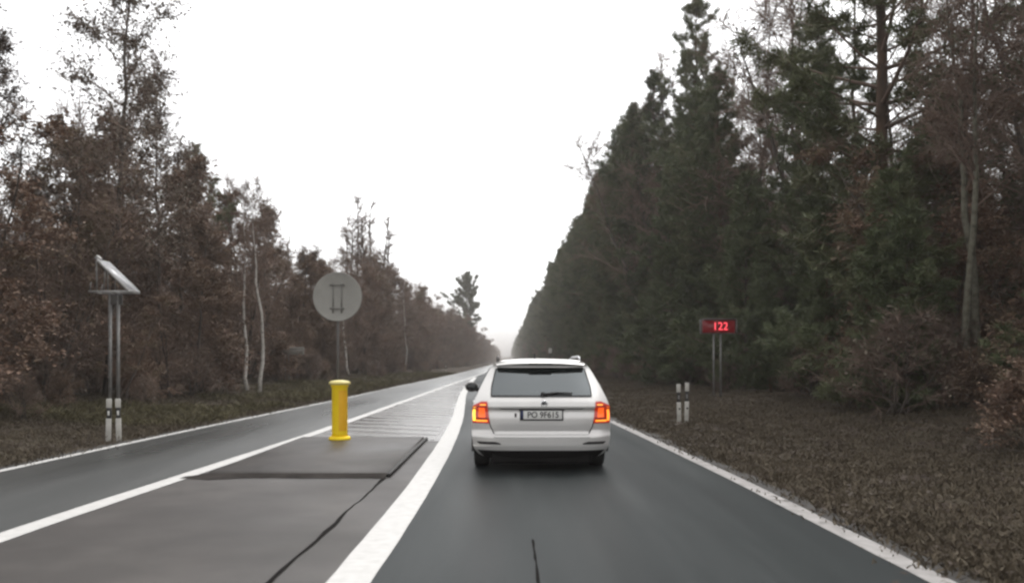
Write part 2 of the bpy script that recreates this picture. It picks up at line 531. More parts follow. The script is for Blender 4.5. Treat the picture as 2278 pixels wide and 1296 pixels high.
M_lens = mat("tail_lens_red", (0.30, 0.018, 0.012), 0.12, coat=0.6, emit=(1.0, 0.06, 0.015), emit_s=0.10)
M_led = mat("tail_led_amber", (0.8, 0.3, 0.03), 0.3, emit=(1.0, 0.26, 0.03), emit_s=0.8)
M_led2 = mat("tail_led_orange", (0.6, 0.12, 0.02), 0.3, emit=(1.0, 0.12, 0.015), emit_s=0.42)
M_ledY = mat("tail_led_yellow", (0.8, 0.5, 0.03), 0.3, emit=(1.0, 0.58, 0.06), emit_s=1.1)
M_interior = mat("car_interior", (0.03, 0.032, 0.033), 0.9)

Wz = np.array([.19, .22, .32, .50, .70, .85, .935, 1.08, 1.25, 1.36, 1.42, 1.45, 1.463, 1.466])
Wx = np.array([.76, .82, .885, .905, .907, .893, .862, .80, .715, .65, .585, .45, .22, 0.0])
zz = np.linspace(.19, 1.466, 400)
wsm = np.interp(zz, Wz, Wx)
kk = 15
wsm2 = np.convolve(np.pad(wsm, kk // 2, mode='edge'), np.ones(kk) / kk, mode='valid')
wsm2[-12:] = wsm[-12:]
wsm2[:4] = wsm[:4]
half_w = lambda z: np.interp(z, zz, wsm2)
Yz = [(.12, .20), (.20, .10), (.28, .05), (.34, .035), (.46, .03), (.485, .045), (.50, .090), (.54, .080), (.62, .072), (.70, .072), (.79, .085), (.812, .080), (.825, .035), (.85, .036), (.90, .052), (.955, .092), (.985, .115), (1.33, .42), (1.37, .45), (1.40, .40), (1.42, .385), (1.44, .42), (1.455, .55), (1.466, .75)]
yr = lambda z: np.interp(z, [p[0] for p in Yz], [p[1] for p in Yz])
dcor = lambda z: np.interp(z, [.19, .5, .95, 1.2, 1.38, 1.466], [.17, .15, .14, .10, .05, .0])


def R(x, z):
    w = np.maximum(half_w(z), 0.05)
    return yr(z) + dcor(z) * np.clip(np.abs(x) / w, 0, 1) ** 5


zr = lambda y: np.interp(y, [0.3, .9, 1.6, 2.2, 2.7, 3.05, 3.45, 3.6, 4.2, 4.5, 4.66], [1.462, 1.466, 1.466, 1.455, 1.39, 1.22, 1.0, .97, .87, .78, .66])
nose = lambda y: np.interp(y, [0, 3.6, 4.2, 4.5, 4.66], [1, 1, .95, .86, .72])
# section curve, from floor centre to roof centre
tz = np.concatenate([[.19, .19], np.linspace(.19, 1.40, 34), [1.42, 1.435, 1.447, 1.455, 1.46, 1.463, 1.465, 1.466]])
tx = np.concatenate([[0.0, 0.4], half_w(np.linspace(.19, 1.40, 34)), half_w(np.array([1.42, 1.435, 1.447, 1.455, 1.46, 1.463, 1.465])), [0.0]])


def side_pt(s, x, z):
    """section point (x, z) carried to station s along the car"""
    lean = (yr(z) + dcor(z)) * np.clip(1 - s / 1.3, 0, 1) ** 1.0
    y = s * 1.0 + lean
    top = zr(y)
    z2 = np.where(z > .935, .935 + (z - .935) * np.maximum(top - .935, 0) / (1.466 - .935), z)
    z2 = np.minimum(z2, top - (1.466 - z) * 0.06)
    return x * nose(y), y, z2


bmB = MB()
stations = np.concatenate([np.linspace(0, 1.3, 14), np.linspace(1.45, 4.66, 26)])
nt_ = len(tx)
rows_v = []
for s in stations:
    x, y, z = side_pt(s, tx, tz)
    right = np.stack([x, y, z], -1)
    left = right[1:-1][::-1] * np.array([-1, 1, 1])
    rows_v.append(np.concatenate([right, left]))
nring = len(rows_v[0])
V = np.concatenate(rows_v)
i = np.arange(len(stations) - 1)[:, None] * nring
j = np.arange(nring)[None, :]
j2 = (j + 1) % nring
Q = np.stack([i + j, i + nring + j, i + nring + j2, i + j2], -1).reshape(-1, 4)
# nose cap
cap_c = len(V)
V = np.vstack([V, [0, 4.68, .5]])
o_ = (len(stations) - 1) * nring
T = np.stack([np.full(nring, cap_c), o_ + (np.arange(nring) + 1) % nring, o_ + np.arange(nring)], -1)
bmB.add(V, T, Q)
# rear skin rows (share positions with station 0)
NU = 25
us = np.sign(np.linspace(-1, 1, NU)) * np.abs(np.linspace(-1, 1, NU)) ** 0.7
zrow = tz[2:]
xrow = tx[2:]
sk = []
for z, w in zip(zrow, xrow):
    x = us * w
    y = yr(z) + dcor(z) * np.abs(us) ** 5
    sk.append(np.stack([x, y, np.full(NU, z)], -1))
SV = np.concatenate(sk)
i = np.arange(len(zrow) - 1)[:, None] * NU + np.arange(NU - 1)[None, :]
bmB.add(SV, None, np.stack([i, i + 1, i + NU + 1, i + NU], -1).reshape(-1, 4))
bmB.build("body", M_body, car, smooth=True)


def rear_patch(name, zx, off, m, parent, nz=10, nx=14, depth=0.03, smooth=True):
    """skin piece on the tail: zx = [(z, x0, x1)...] bottom to top, raised by off with closed sides"""
    zs = np.array([p[0] for p in zx], float)
    zq = np.linspace(zs[0], zs[-1], nz)
    x0 = np.interp(zq, zs, [p[1] for p in zx])
    x1 = np.interp(zq, zs, [p[2] for p in zx])
    f = np.linspace(0, 1, nx)
    X = x0[:, None] * (1 - f) + x1[:, None] * f
    Z = np.repeat(zq[:, None], nx, 1)
    Y = R(X, Z)
    A = np.stack([X, Y - off, Z], -1).reshape(-1, 3)
    B = np.stack([X, Y + depth, Z], -1).reshape(-1, 3)
    n = nz * nx
    i = np.arange(nz - 1)[:, None] * nx + np.arange(nx - 1)[None, :]
    q = np.stack([i, i + 1, i + nx + 1, i + nx], -1).reshape(-1, 4)
    ring = np.concatenate([np.arange(nx), np.arange(1, nz) * nx + nx - 1, (nz - 1) * nx + np.arange(nx - 2, -1, -1), np.arange(nz - 2, 0, -1) * nx])
    r2 = np.roll(ring, -1)
    s = np.stack([ring, ring + n, r2 + n, r2], -1)
    mb = MB()
    mb.add(A, None, q)
    mb2 = MB()
    # separate side verts keep the face shading clean
    mb.add(np.concatenate([A, B]), None, s)
    return mb.build(name, m, parent, smooth=smooth)


# tailgate skins: lower panel (plate recess), upper ledge, with dark gaps around them
gate = rear_patch("tailgate", [(.492, -.60, .60), (.60, -.655, .655), (.70, -.675, .675), (.812, -.69, .69)], .006, M_body, car, 14, 24)
rear_patch("gap_line", [(.484, -.612, .612), (.493, -.612, .612)], .004, M_seam, gate, 2, 20)
for sgn in (-1, 1):
    e = [(.49, .602, .617), (.60, .657, .671), (.66, .668, .682)]
    e = [(z, min(sgn * a, sgn * b), max(sgn * a, sgn * b)) for z, a, b in e]
    rear_patch("gap_line", e, .006, M_seam, gate, 6, 2)
rear_patch("tailgate_ledge", [(.822, -.69, .69), (.89, -.69, .69), (.955, -.685, .685)], .010, M_body, gate, 8, 24)
rear_patch("ledge_shadow_strip", [(.806, -.50, .50), (.8215, -.56, .56)], .004, M_seam, gate, 3, 20)  # dark strip standing in for the shade under the ledge
rear_patch("handle_recess", [(.786, -.28, .28), (.806, -.30, .30)], .0075, M_black, gate, 3, 12)
# rear window
M_hole = M_interior
rear_patch("window_backing", [(.99, -.64, .64), (1.10, -.635, .635), (1.325, -.575, .575)], .003, M_interior, car, 12, 20)
win = rear_patch("rear_window", [(.99, -.645, .645), (1.10, -.64, .64), (1.325, -.58, .58)], .012, M_glass, car, 12, 20)
for (z0, z1) in ((.972, .992), (1.322, 1.345)):
    rear_patch("window_border", [(z0, -.655 + (z0 - .97) * .2, .655 - (z0 - .97) * .2), (z1, -.65 + (z1 - .97) * .2, .65 - (z1 - .97) * .2)], .013, M_frit, win, 3, 20)
for sgn in (-1, 1):
    e = [(.985, .642, .660), (1.10, .636, .655), (1.335, .576, .598)]
    e = [(z, min(sgn * a, sgn * b), max(sgn * a, sgn * b)) for z, a, b in e]
    rear_patch("window_border", e, .013, M_frit, win, 8, 2)
# wiper
wy = lambda x, z: float(R(x, z)) - .035
wp = MB()
wp.tube([(0.02, wy(0.02, 1.0), 1.0), (.20, wy(.2, 1.025), 1.025), (.40, wy(.4, 1.018), 1.018)], [.016, .011, .008], 8)
wip = wp.build("rear_wiper", M_black, car, smooth=True)
MB().lathe([(0, -.01), (.032, -.01), (.032, .05), (0, .05)], 16, 'y', (0.02, wy(0.02, 1.0), 1.0)).build("wiper_hub", M_black, wip)
# spoiler lip with brake light
sp = MB()
xs_ = np.linspace(-.585, .585, 17)
prof = [(-.055, 1.385), (-.075, 1.402), (-.05, 1.424), (.10, 1.447), (.10, 1.40)]
Vs = []
for x in xs_:
    k = 1 - .10 * (abs(x) / .585) ** 3
    for dy, z in prof:
        Vs.append((x, .40 + dy + .05 * (abs(x) / .585) ** 3, 1.40 + (z - 1.40) * k - .028 * (abs(x) / .585) ** 2.5))
npf = len(prof)
i = np.arange(16)[:, None] * npf
j = np.arange(npf)[None, :]
j2 = (j + 1) % npf
sp.add(Vs, None, np.concatenate([np.stack([i + j, i + npf + j, i + npf + j2, i + j2], -1).reshape(-1, 4)]))
spo = sp.build("roof_spoiler", M_body, car, smooth=False, bevel=0.008)
MB().box((0, .334, 1.396), (.30, .03, .012)).build("brake_light_bar", M_black, spo)
MB().tube([(-.05, .95, 1.462), (-.05, .99, 1.50), (-.05, .93, 1.53)], [.018, .013, .004], 8).build("roof_antenna", M_black, car, smooth=True)
# bumper
zb = [.285, .33, .40, .46, .483]
bump = rear_patch("rear_bumper", [(z, -float(half_w(z)) * .995, float(half_w(z)) * .995) for z in zb], .018, M_body, car, 14, 40)
rear_patch("bumper_crease", [(.449, -.62, .62), (.455, -.62, .62)], .0195, M_seam, bump, 2, 20)
for sgn in (-1, 1):
    e = [(.362, .53, .80), (.378, .52, .825), (.398, .60, .835)]
    e = [(z, min(sgn * a, sgn * b), max(sgn * a, sgn * b)) for z, a, b in e]
    o = rear_patch("reflector_recess", e, .0205, M_black, bump, 4, 10)
rear_patch("rear_valance", [(.165, -.70, .70), (.20, -.76, .76), (.284, -.83, .83)], .004, M_under, car, 6, 24)
MB().box((0, .62, .19), (1.30, 1.0, .17)).build("underbody_shade_block", M_under, car, bevel=0.03)  # black block set low to fill in the shade under the car

# tail lights: red lens, amber C-shaped light guide, orange core
for sgn in (-1, 1):
    def ex(pts):
        return [(z, min(sgn * a, sgn * b), max(sgn * a, sgn * b)) for z, a, b in pts]
    tl = rear_patch("tail_light", ex([(.632, .672, .893), (.70, .680, .898), (.82, .694, .896), (.862, .698, .884), (.912, .702, .775)]), .016, M_lens, car, 16, 12)
    m1 = M_ledY if sgn < 0 else M_led
    rear_patch("light_guide", ex([(.66, .855, .886), (.75, .860, .892), (.838, .852, .884)]), .0195, m1, tl, 8, 4)
    rear_patch("light_guide", ex([(.652, .70, .850), (.672, .70, .850)]), .0195, M_led, tl, 3, 8)
    rear_patch("light_guide", ex([(.862, .72, .80), (.876, .72, .79)]), .0195, M_led, tl, 3, 8)
    rear_patch("light_core", ex([(.705, .725, .815), (.83, .735, .812)]), .0195, M_led2, tl, 4, 6)
    rear_patch("dark_trim", ex([(.686, .69, .84), (.698, .69, .84)]), .0195, M_seam, tl, 2, 6)
    rear_patch("dark_trim", ex([(.843, .71, .832), (.854, .71, .832)]), .0195, M_seam, tl, 2, 6)

# number plate
py_ = float(R(0, .72)) - .012
pl = MB().box((0.0, py_ - .006, .738), (.56, .016, .142)).build("number_plate_frame", M_black, car, bevel=0.006)
M_plate = noisy("plate_white", [(0.62, 0.61, 0.58), (0.7, 0.69, 0.67)], scale=12, rough=0.4)
MB().box((0.012, py_ - .016, .740), (.50, .006, .108)).build("plate_face", M_plate, pl, bevel=0.002)
MB().box((-.253, py_ - .0165, .740), (.036, .0065, .108)).build("plate_band", mat("plate_band_blue", (0.02, 0.03, 0.09), 0.4), pl)
text_mesh("plate_lettering", "PO 9F615", .108, M_black, pl, (.018, py_ - .0195, .739), (rad(90), 0, 0), .0012, 0.93, bold=.0018)
# emblem: chrome ring, dark disc, pale arrow shape
ey = float(R(0, .885)) - .010
em = MB().lathe([(.028, -.006), (.043, -.012), (.047, -.004), (.047, .01), (.028, .01)], 28, 'y', (.03, ey, .885)).build("emblem", M_chrome, car, smooth=True)
MB().lathe([(0, -.006), (.030, -.006), (.030, .006), (0, .006)], 24, 'y', (.03, ey, .885)).build("emblem_disc", M_seam, em)
MB().add([[.022, ey - .009, .865], [.034, ey - .009, .862], [.05, ey - .009, .885], [.04, ey - .009, .905], [.028, ey - .009, .902], [.034, ey - .009, .885]], None, [[0, 1, 2, 5], [5, 2, 3, 4]]).build("emblem_arrow", M_chrome, em)
MB().box((-.335, float(R(-.335, .735)) - .010, .735), (.026, .008, .055)).build("model_badge", M_galv_d, car, bevel=0.003)

# side glazing, mirrors, rails, wheels
def side_patch(name, s0, s1, z0, z1, sgn, off, m, parent, ns=10, nz=8):
    S, Z = np.meshgrid(np.linspace(s0, s1, ns), np.linspace(z0, z1, nz))
    x, y, z2 = side_pt(S, half_w(Z), Z)
    V = np.stack([sgn * (x + off), y, z2 + off * 0.4], -1).reshape(-1, 3)
    i = np.arange(nz - 1)[:, None] * ns + np.arange(ns - 1)[None, :]
    return MB().add(V, None, np.stack([i, i + 1, i + ns + 1, i + ns], -1).reshape(-1, 4)).build(name, m, parent, smooth=True)


for sgn in (-1, 1):
    side_patch("side_window_surround", 0.10, 2.95, .955, 1.345, sgn, .006, M_frit, car, 24)
    for s0, s1 in ((.16, .74), (.80, 1.62), (1.72, 2.5)):
        side_patch("side_window", s0, s1, .975, 1.325, sgn, .012, M_sglass, car)
    for (s, z) in ((1.15, .86), (2.1, .86)):
        x, y, z2 = side_pt(np.array(s), half_w(np.array(z)), np.array(z))
        MB().box((sgn * (float(x) + .015), float(y), float(z2)), (.03, .20, .028)).build("door_handle", M_body, car, bevel=0.008)
    # mirror: arm, black shell
    mir = MB().tube([(sgn * .84, 2.68, .965), (sgn * .93, 2.66, .985)], [.035, .03], 8).build("wing_mirror", M_black, car)
    prof = [(0, .06), (.055, .05), (.085, .02), (.092, -.03), (.085, -.055), (0, -.058)]
    sh = MB().lathe(prof, 20, 'y', (0, 0, 0)).build("mirror_shell", M_galv_d, mir, smooth=True, loc=(sgn * .985, 2.62, 1.02))
    sh.scale = (1.15, 1, .85)
    g = MB().lathe([(0, -.061), (.076, -.061), (.076, -.05)], 20, 'y').build("mirror_glass", M_frit, mir, loc=(sgn * .985, 2.62, 1.02))
    g.scale = (1.1, 1, .8)
    # roof rail
    pts = [(sgn * .555, .72, 1.435), (sgn * .555, .78, 1.478), (sgn * .56, .95, 1.490), (sgn * .57, 2.0, 1.488), (sgn * .575, 2.5, 1.45), (sgn * .575, 2.56, 1.40)]
    MB().tube(pts, [.015, .017, .017, .017, .017, .015], 8).build("roof_rail", M_galv_d if sgn < 0 else M_rim, car, smooth=True)

tyre_prof = [(.205, -.095), (.27, -.103), (.305, -.095), (.316, -.075), (.316, .075), (.305, .095), (.27, .103), (.205, .095), (.205, -.095)]
for ax in (.84, 3.56):
    for sgn in (-1, 1):
        wh = bpy.data.objects.new("wheel", None)
        COL.objects.link(wh)
        wh.parent = car
        wh.location = (sgn * .785, ax, .316)
        MB().lathe(tyre_prof, 40, 'x').build("tyre", M_tyre, wh, smooth=True)
        rm = MB().lathe([(.208, -.09), (.195, -.085), (.19, 0), (.195, .085), (.208, .09)], 32, 'x')
        for k in range(5):
            a = k * 2 * math.pi / 5
            rm.box((sgn * .07, .10 * math.sin(a), .10 * math.cos(a)), (.03, .05, .19), Matrix.Rotation(-a, 4, 'X'))
        rm.lathe([(0, sgn * .09), (.05, sgn * .085), (.05, 0.0), (0, 0)], 16, 'x')
        rm.build("rim", M_rim, wh)
        # dark wheel arch lining set against the body side
        an = np.linspace(-.25, math.pi + .25, 20)
        av = np.concatenate([np.stack([np.full(20, sgn * xx_), rr * np.cos(an), rr * np.sin(an)], -1) for xx_, rr in ((.915 - .785, .325), (.915 - .785, .365), (.86 - .785, .365))])
        i = np.arange(19)
        MB().add(av, None, np.concatenate([np.stack([i, i + 1, i + 21, i + 20], -1), np.stack([i + 20, i + 21, i + 41, i + 40], -1)])).build("wheel_arch_trim", M_black, wh)

# ------------------------------------------------------------------ roadside furniture
M_white = noisy("delineator_white", [(0.40, 0.385, 0.35), (0.56, 0.54, 0.50)], scale=7, rough=0.5)
M_dblack = mat("delineator_black", (0.02, 0.02, 0.02), 0.6)
M_refl = mat("delineator_reflector", (0.75, 0.74, 0.70), 0.2)


def delineator(x, y, h, label, tilt=0.0, narrow=False, refl='oval', group="white delineator posts beside the road"):
    z = float(ground_z(x, y)) - 0.03
    d = thing("delineator_post", (x, y, z), label, "delineator", group)
    d.rotation_euler = (0, tilt, 0)
    w, t = 0.095, 0.07

    def ob(name, z0, z1, m, ww=w, tt=t, parent=d):
        pr = [(-ww / 2, -tt / 2), (ww / 2, -tt / 2), (ww * .42, 0), (0, tt / 2), (-ww * .42, 0)]
        vs = [(px, py, z0) for px, py in pr] + [(px, py, z1) for px, py in pr]
        q = [[i, (i + 1) % 5, 5 + (i + 1) % 5, 5 + i] for i in range(5)]
        m_ = MB().add(vs, [[0, 2, 1], [0, 3, 2], [0, 4, 3], [5, 6, 7], [5, 7, 8], [5, 8, 9]], q)
        return m_.build(name, m, parent, bevel=0.006)
    ob("post", 0, h * .56, M_white)
    ob("black_band", h * .56, h * .80, M_dblack, w * .8, t * .85)
    ob("top", h * .80, h, M_white)
    if refl == 'oval':
        MB().lathe([(0, -.006), (.02, -.004), (.024, .004), (0, .004)], 16, 'y', (.012, -t / 2 - .003, h * .40)).build("reflector", M_dblack, d).scale = (1, 1, 1.0)
    MB().box((0, -t / 2 * .85 - .003, h * .68), (.035, .006, h * .10)).build("reflector", M_refl if refl != 'oval' else M_galv, d, bevel=0.002)
    return d


delineator(-7.16, 14.55, .80, "left of two white delineator posts by the oncoming lane, below the solar panel", rad(1.0), refl='strip')
delineator(-7.00, 14.62, .80, "right of two white delineator posts by the oncoming lane, below the solar panel", rad(-1.5), refl='strip')
delineator(3.76, 17.7, .90, "left post of the touching pair of white delineators on the right verge", rad(-1))
delineator(3.895, 17.6, .92, "right post of the touching pair of white delineators on the right verge", rad(1))
delineator(-6.95, 92.0, .95, "small far white delineator post beside the distant left lane", refl='strip')

# solar panel on twin posts, left verge
SX, SY = -8.83, 18.2
sz = float(ground_z(SX, SY))
sol = thing("solar_panel_mast", (SX, SY, sz - .05), "tilted solar panel on two grey posts beside the oncoming lane", "solar panel")
hT = 1.436 + (802 - 645) / 1800 * SY - sz
for dx in (-.095, .085):
    MB().tube([(dx, 0, 0), (dx, 0, hT - .02)], [.036, .036], 12).build("post", M_galv, sol, smooth=True)
M_lbeam = noisy("pale_frame_metal", [(0.34, 0.33, 0.32), (0.46, 0.45, 0.44)], scale=6, rough=0.4, metal=0.3)
fr = MB()
for dy in (-.25, .25):
    fr.box((0.0, dy, hT), (.90, .04, .035))
for dx in (-.42, .0, .42):
    fr.box((dx, 0, hT), (.035, .52, .03))
fr.build("base_frame", M_lbeam, sol)
for dy in (-.25, .25):
    for a_, b_, h_, r_ in ((-.43, -.40, .20, .012), (-.27, -.28, .68, .016), (-.12, -.08, .52, .013)):
        MB().tube([(a_, dy, hT), (b_, dy, hT + h_)], [r_, r_], 6).build("strut", M_galv, sol)
pr_ = Matrix.Rotation(math.atan2(.80, .82), 4, 'Y')
M_pv = noisy("solar_cells", [(0.30, 0.30, 0.31), (0.38, 0.38, 0.39)], scale=4, rough=0.25, spec=0.6)
pan = MB().box((.09, 0, hT + .36), (.98, .56, .045), pr_).build("panel_back", M_lbeam, sol, bevel=.006)
up = pr_ @ Vector((0, 0, 1))
MB().box(Vector((.09, 0, hT + .36)) + up * .026, (.93, .51, .010), pr_).build("solar_cells", M_pv, pan)
for f in (-.28, 0, .28):
    MB().box(Vector((.09, 0, hT + .36)) + pr_ @ Vector((f, 0, .033)), (.012, .51, .005), pr_).build("cell_divider", M_lbeam, pan)
for f in (-.18, .18):
    MB().box(Vector((.09, 0, hT + .36)) + pr_ @ Vector((0, f, -.035)), (.96, .05, .03), pr_).build("panel_rail", M_galv, pan)
MB().box((-.27, -.18, hT + .74), (.12, .09, .09), Matrix.Rotation(rad(40), 4, 'Y')).build("junction_box", M_lbeam, sol, bevel=.01)
MB().box((-.005, .06, hT - .16), (.26, .18, .24)).build("battery_box", M_galv_d, sol, bevel=.015)

# red LED speed display, right verge
LX, LY = 7.30, 28.0
lz = float(ground_z(LX, LY))
led = thing("led_speed_display", (LX, LY, lz - .05), "red LED speed display on two thin posts at the right forest edge", "display sign")
pz = LY / 1800
zc = 1.436 + (802 - 726) * pz - lz + .05
for dx in (-.14, .10):
    MB().tube([(dx, .02, 0), (dx, .02, zc - .05)], [.032, .032], 10).build("post", M_galv, led, smooth=True)
M_ledface = mat("led_face_dark_red", (0.045, 0.008, 0.009), 0.35, emit=(1.0, 0.03, 0.05), emit_s=0.03)
M_leddig = mat("led_digits", (0.8, 0.15, 0.15), 0.4, emit=(1.0, 0.07, 0.10), emit_s=0.7)
cab = MB().box((0, 0, zc), (1.24, .16, .50)).build("cabinet", M_galv_d, led, bevel=.015)
MB().box((0, -.083, zc), (1.12, .012, .42)).build("led_face", M_ledface, cab)
MB().box((.03, -.10, zc + .262), (1.1, .30, .022)).build("rain_hood", M_galv, cab)
MB().box((.61, -.06, zc), (.022, .20, .42)).build("side_trim", M_galv, cab)
text_mesh("digits", "122", .38, M_leddig, cab, (.06, -.094, zc - .005), (rad(90), 0, 0), .004, 0.95)

# rectangular board seen from behind on the far left verge
BX, BY = -10.9, 40.0
bz = float(ground_z(BX, BY))
brd = thing("board_sign", (BX, BY, bz - .05), "low wide grey board on two thin posts beyond the bollard, left verge", "road sign")
zc = 1.436 + (802 - 780) * BY / 1800 - bz + .05
for dx in (-.07, .10):
    MB().tube([(dx, .03, 0), (dx, .03, zc + .15)], [.03, .03], 8).build("post", M_galv, brd, smooth=True)
MB().box((0, 0, zc), (1.75, .03, .36)).build("sign_plate", M_signback, brd, bevel=.006)
for dz in (-.1, .1):
    MB().box((0, -.02, zc + dz), (1.6, .015, .03)).build("stiffener", M_galv_d, brd)
# small white plate beyond the car
KX, KY = 3.2, 60.0
kz = float(ground_z(KX, KY))
kp = thing("marker_sign", (KX, KY, kz - .05), "tiny white plate on a thin post just above the car roof", "road sign")
zc = 1.436 + (802 - 778) * KY / 1800 - kz
MB().tube([(0, .02, 0), (0, .02, zc + .05)], [.025, .025], 8).build("post", M_galv_d, kp)
MB().box((0, 0, zc), (.26, .02, .36)).build("plate", M_white, kp, bevel=.01)


# ------------------------------------------------------------------ trees
M_needle_d = noisy("pine_needles_dark", [(0.066, 0.080, 0.040), (0.100, 0.118, 0.058), (0.130, 0.135, 0.072)], scale=0.8, detail=3, rough=0.7, spec=0.25, obj_random=0.35)
M_needle_f = M_needle_d
M_leaf_b = noisy("brown_leaves", [(0.125, 0.084, 0.058), (0.168, 0.114, 0.079), (0.175, 0.106, 0.074), (0.155, 0.120, 0.074)], scale=0.7, detail=4, rough=0.7, spec=0.25, obj_random=0.5, positions=[.3, .45, .6, .75])
M_leaf_birch = noisy("birch_leaves_dull", [(0.070, 0.056, 0.045), (0.105, 0.082, 0.060), (0.13, 0.104, 0.078)], scale=1.2, detail=3, rough=0.7, spec=0.25, obj_random=0.3)
M_twig = noisy("bare_twigs", [(0.115, 0.080, 0.064), (0.168, 0.120, 0.097), (0.205, 0.150, 0.122)], scale=1.5, rough=0.85, spec=0.15, obj_random=0.4)
M_bark = noisy("grey_brown_bark", [(0.045, 0.038, 0.033), (0.085, 0.072, 0.062), (0.12, 0.10, 0.088)], scale=5, rough=0.9, spec=0.15, stretch=(1, 1, 0.25), bump=0.8, bump_scale=20, obj_random=0.3)
M_pbark = noisy("pine_bark", [(0.06, 0.045, 0.036), (0.11, 0.075, 0.055), (0.14, 0.085, 0.055)], scale=4, rough=0.9, spec=0.15, stretch=(1, 1, 0.3), bump=0.8, bump_scale=18, obj_random=0.3)
M_birch = noisy("birch_bark", [(0.07, 0.063, 0.056), (0.50, 0.47, 0.43), (0.60, 0.575, 0.53)], scale=7, rough=0.75, spec=0.2, stretch=(1, 1, 1.6), positions=[.33, .43, .6])


def rot_toward(d, n, r, spread):
    v = d[None, :] + spread * r.normal(size=(n, 3))
    return v / (np.linalg.norm(v, axis=1)[:, None] + 1e-9)


def add_needles(mb, centers, dirs, k, length, width, r, mi):
    """k thin needle-bundle triangles round each centre"""
    n = len(centers)
    C = np.repeat(centers, k, 0)
    D = np.repeat(dirs, k, 0) + 0.85 * r.normal(size=(n * k, 3))
    D /= np.linalg.norm(D, axis=1)[:, None] + 1e-9
    L = length * r.uniform(.6, 1.25, (n * k, 1))
    S = np.cross(D, r.normal(size=(n * k, 3)))
    S /= np.linalg.norm(S, axis=1)[:, None] + 1e-9
    w = width * r.uniform(.6, 1.3, (n * k, 1))
    C = C + r.normal(0, length * .25, (n * k, 3))
    v = np.stack([C + S * w * .5, C + D * L, C - S * w * .5], 1).reshape(-1, 3)
    mb.add(v, np.arange(n * k * 3).reshape(-1, 3), None, mi)


def add_leaves(mb, centers, size, r, mi):
    n = len(centers)
    A = r.normal(size=(n, 3))
    A /= np.linalg.norm(A, axis=1)[:, None] + 1e-9
    B = np.cross(A, r.normal(size=(n, 3)))
    B /= np.linalg.norm(B, axis=1)[:, None] + 1e-9
    s = size * r.uniform(.6, 1.4, (n, 1))
    v = np.stack([centers - A * s * .55, centers + B * s * .32, centers + A * s * .55, centers - B * s * .32], 1).reshape(-1, 3)
    mb.add(v, None, np.arange(n * 4).reshape(-1, 4), mi)


def curve_pts(p, d, L, n, r, bend=(0, 0, 0), wob=0.08):
    pts = [p]
    d = d / np.linalg.norm(d)
    for k in range(n):
        d = d + np.array(bend) / n + wob * r.normal(size=3)
        d = d / np.linalg.norm(d)
        pts.append(pts[-1] + d * L / n)
    return np.array(pts), d


def make_pine(seed, H, base, radius, dens=1.0, trunk_r=.15, lean=0.0, shape='pine', needle=.24, droop=0.0):
    r = np.random.RandomState(seed)
    tr, cr = MB(), MB()
    zt = np.linspace(0, H, 12)
    wob = np.cumsum(r.normal(0, .05, (12, 2)), 0) * (zt / H)[:, None]
    tp = np.stack([wob[:, 0] + lean * zt, wob[:, 1], zt], -1)
    tr.tube(tp, trunk_r * (1 - .88 * zt / H), 9)
    at = lambda z: np.array([np.interp(z, zt, tp[:, 0]), np.interp(z, zt, tp[:, 1]), z])
    cs, ds = [], []
    z = base
    while z < H - .15:
        t = (z - base) / (H - base)
        if shape == 'pine':
            env = radius * min(1, .5 + t * 1.6) * (1 - t ** 2.2) ** .8
        else:
            env = radius * (1 - t) ** .85 * (.75 + .25 * math.sin(z * 2.1 + seed))
        nb = r.randint(3, 6)
        a0 = r.uniform(0, 6.28)
        for b in range(nb):
            if r.rand() < .12:
                continue
            a = a0 + b * 6.283 / nb + r.normal(0, .25)
            L = max(.25, env * r.uniform(.6, 1.2) * (.35 + 1.3 * float(vnoise(np.array(a * 1.1 + 20), np.array(z * .5 + seed * 7), seed))))
            el = r.normal(.12 + .75 * t - droop, .16)
            d = np.array([math.cos(a) * math.cos(el), math.sin(a) * math.cos(el), math.sin(el)])
            pts, _ = curve_pts(at(z), d, L, 5, r, (0, 0, .35), .07)
            cr.tube(pts, np.linspace(.012 + .012 * L, .006, 6), 4, 0, cap=False)
            nt = int(L * 5.0 * dens) + 2
            f = r.uniform(.28, 1.0, nt) ** .8
            for ff in f:
                q = ff * 5
                k = min(4, int(q))
                p = pts[k] * (1 - (q - k)) + pts[k + 1] * (q - k)
                td = rot_toward(d + np.array([0, 0, .35]), 1, r, .75)[0]
                tl = r.uniform(.18, .55) * (1.1 - .35 * ff)
                e = p + td * tl
                cr.tube([p, e], [.006, .004], 3, 0, cap=False)
                for g in (.45, .8, 1.05):
                    cs.append(p + td * tl * g)
                    ds.append(td)
        z += r.uniform(.26, .5) * (1 if shape == 'pine' else .8)
    for _ in range(6):
        cs.append(at(H) - [0, 0, r.uniform(0, .4)])
        ds.append(np.array([0, 0, 1.0]))
    add_needles(cr, np.array(cs), np.array(ds), int(11 * dens) + 3, needle, needle * .16, r, 1)
    return tr, cr


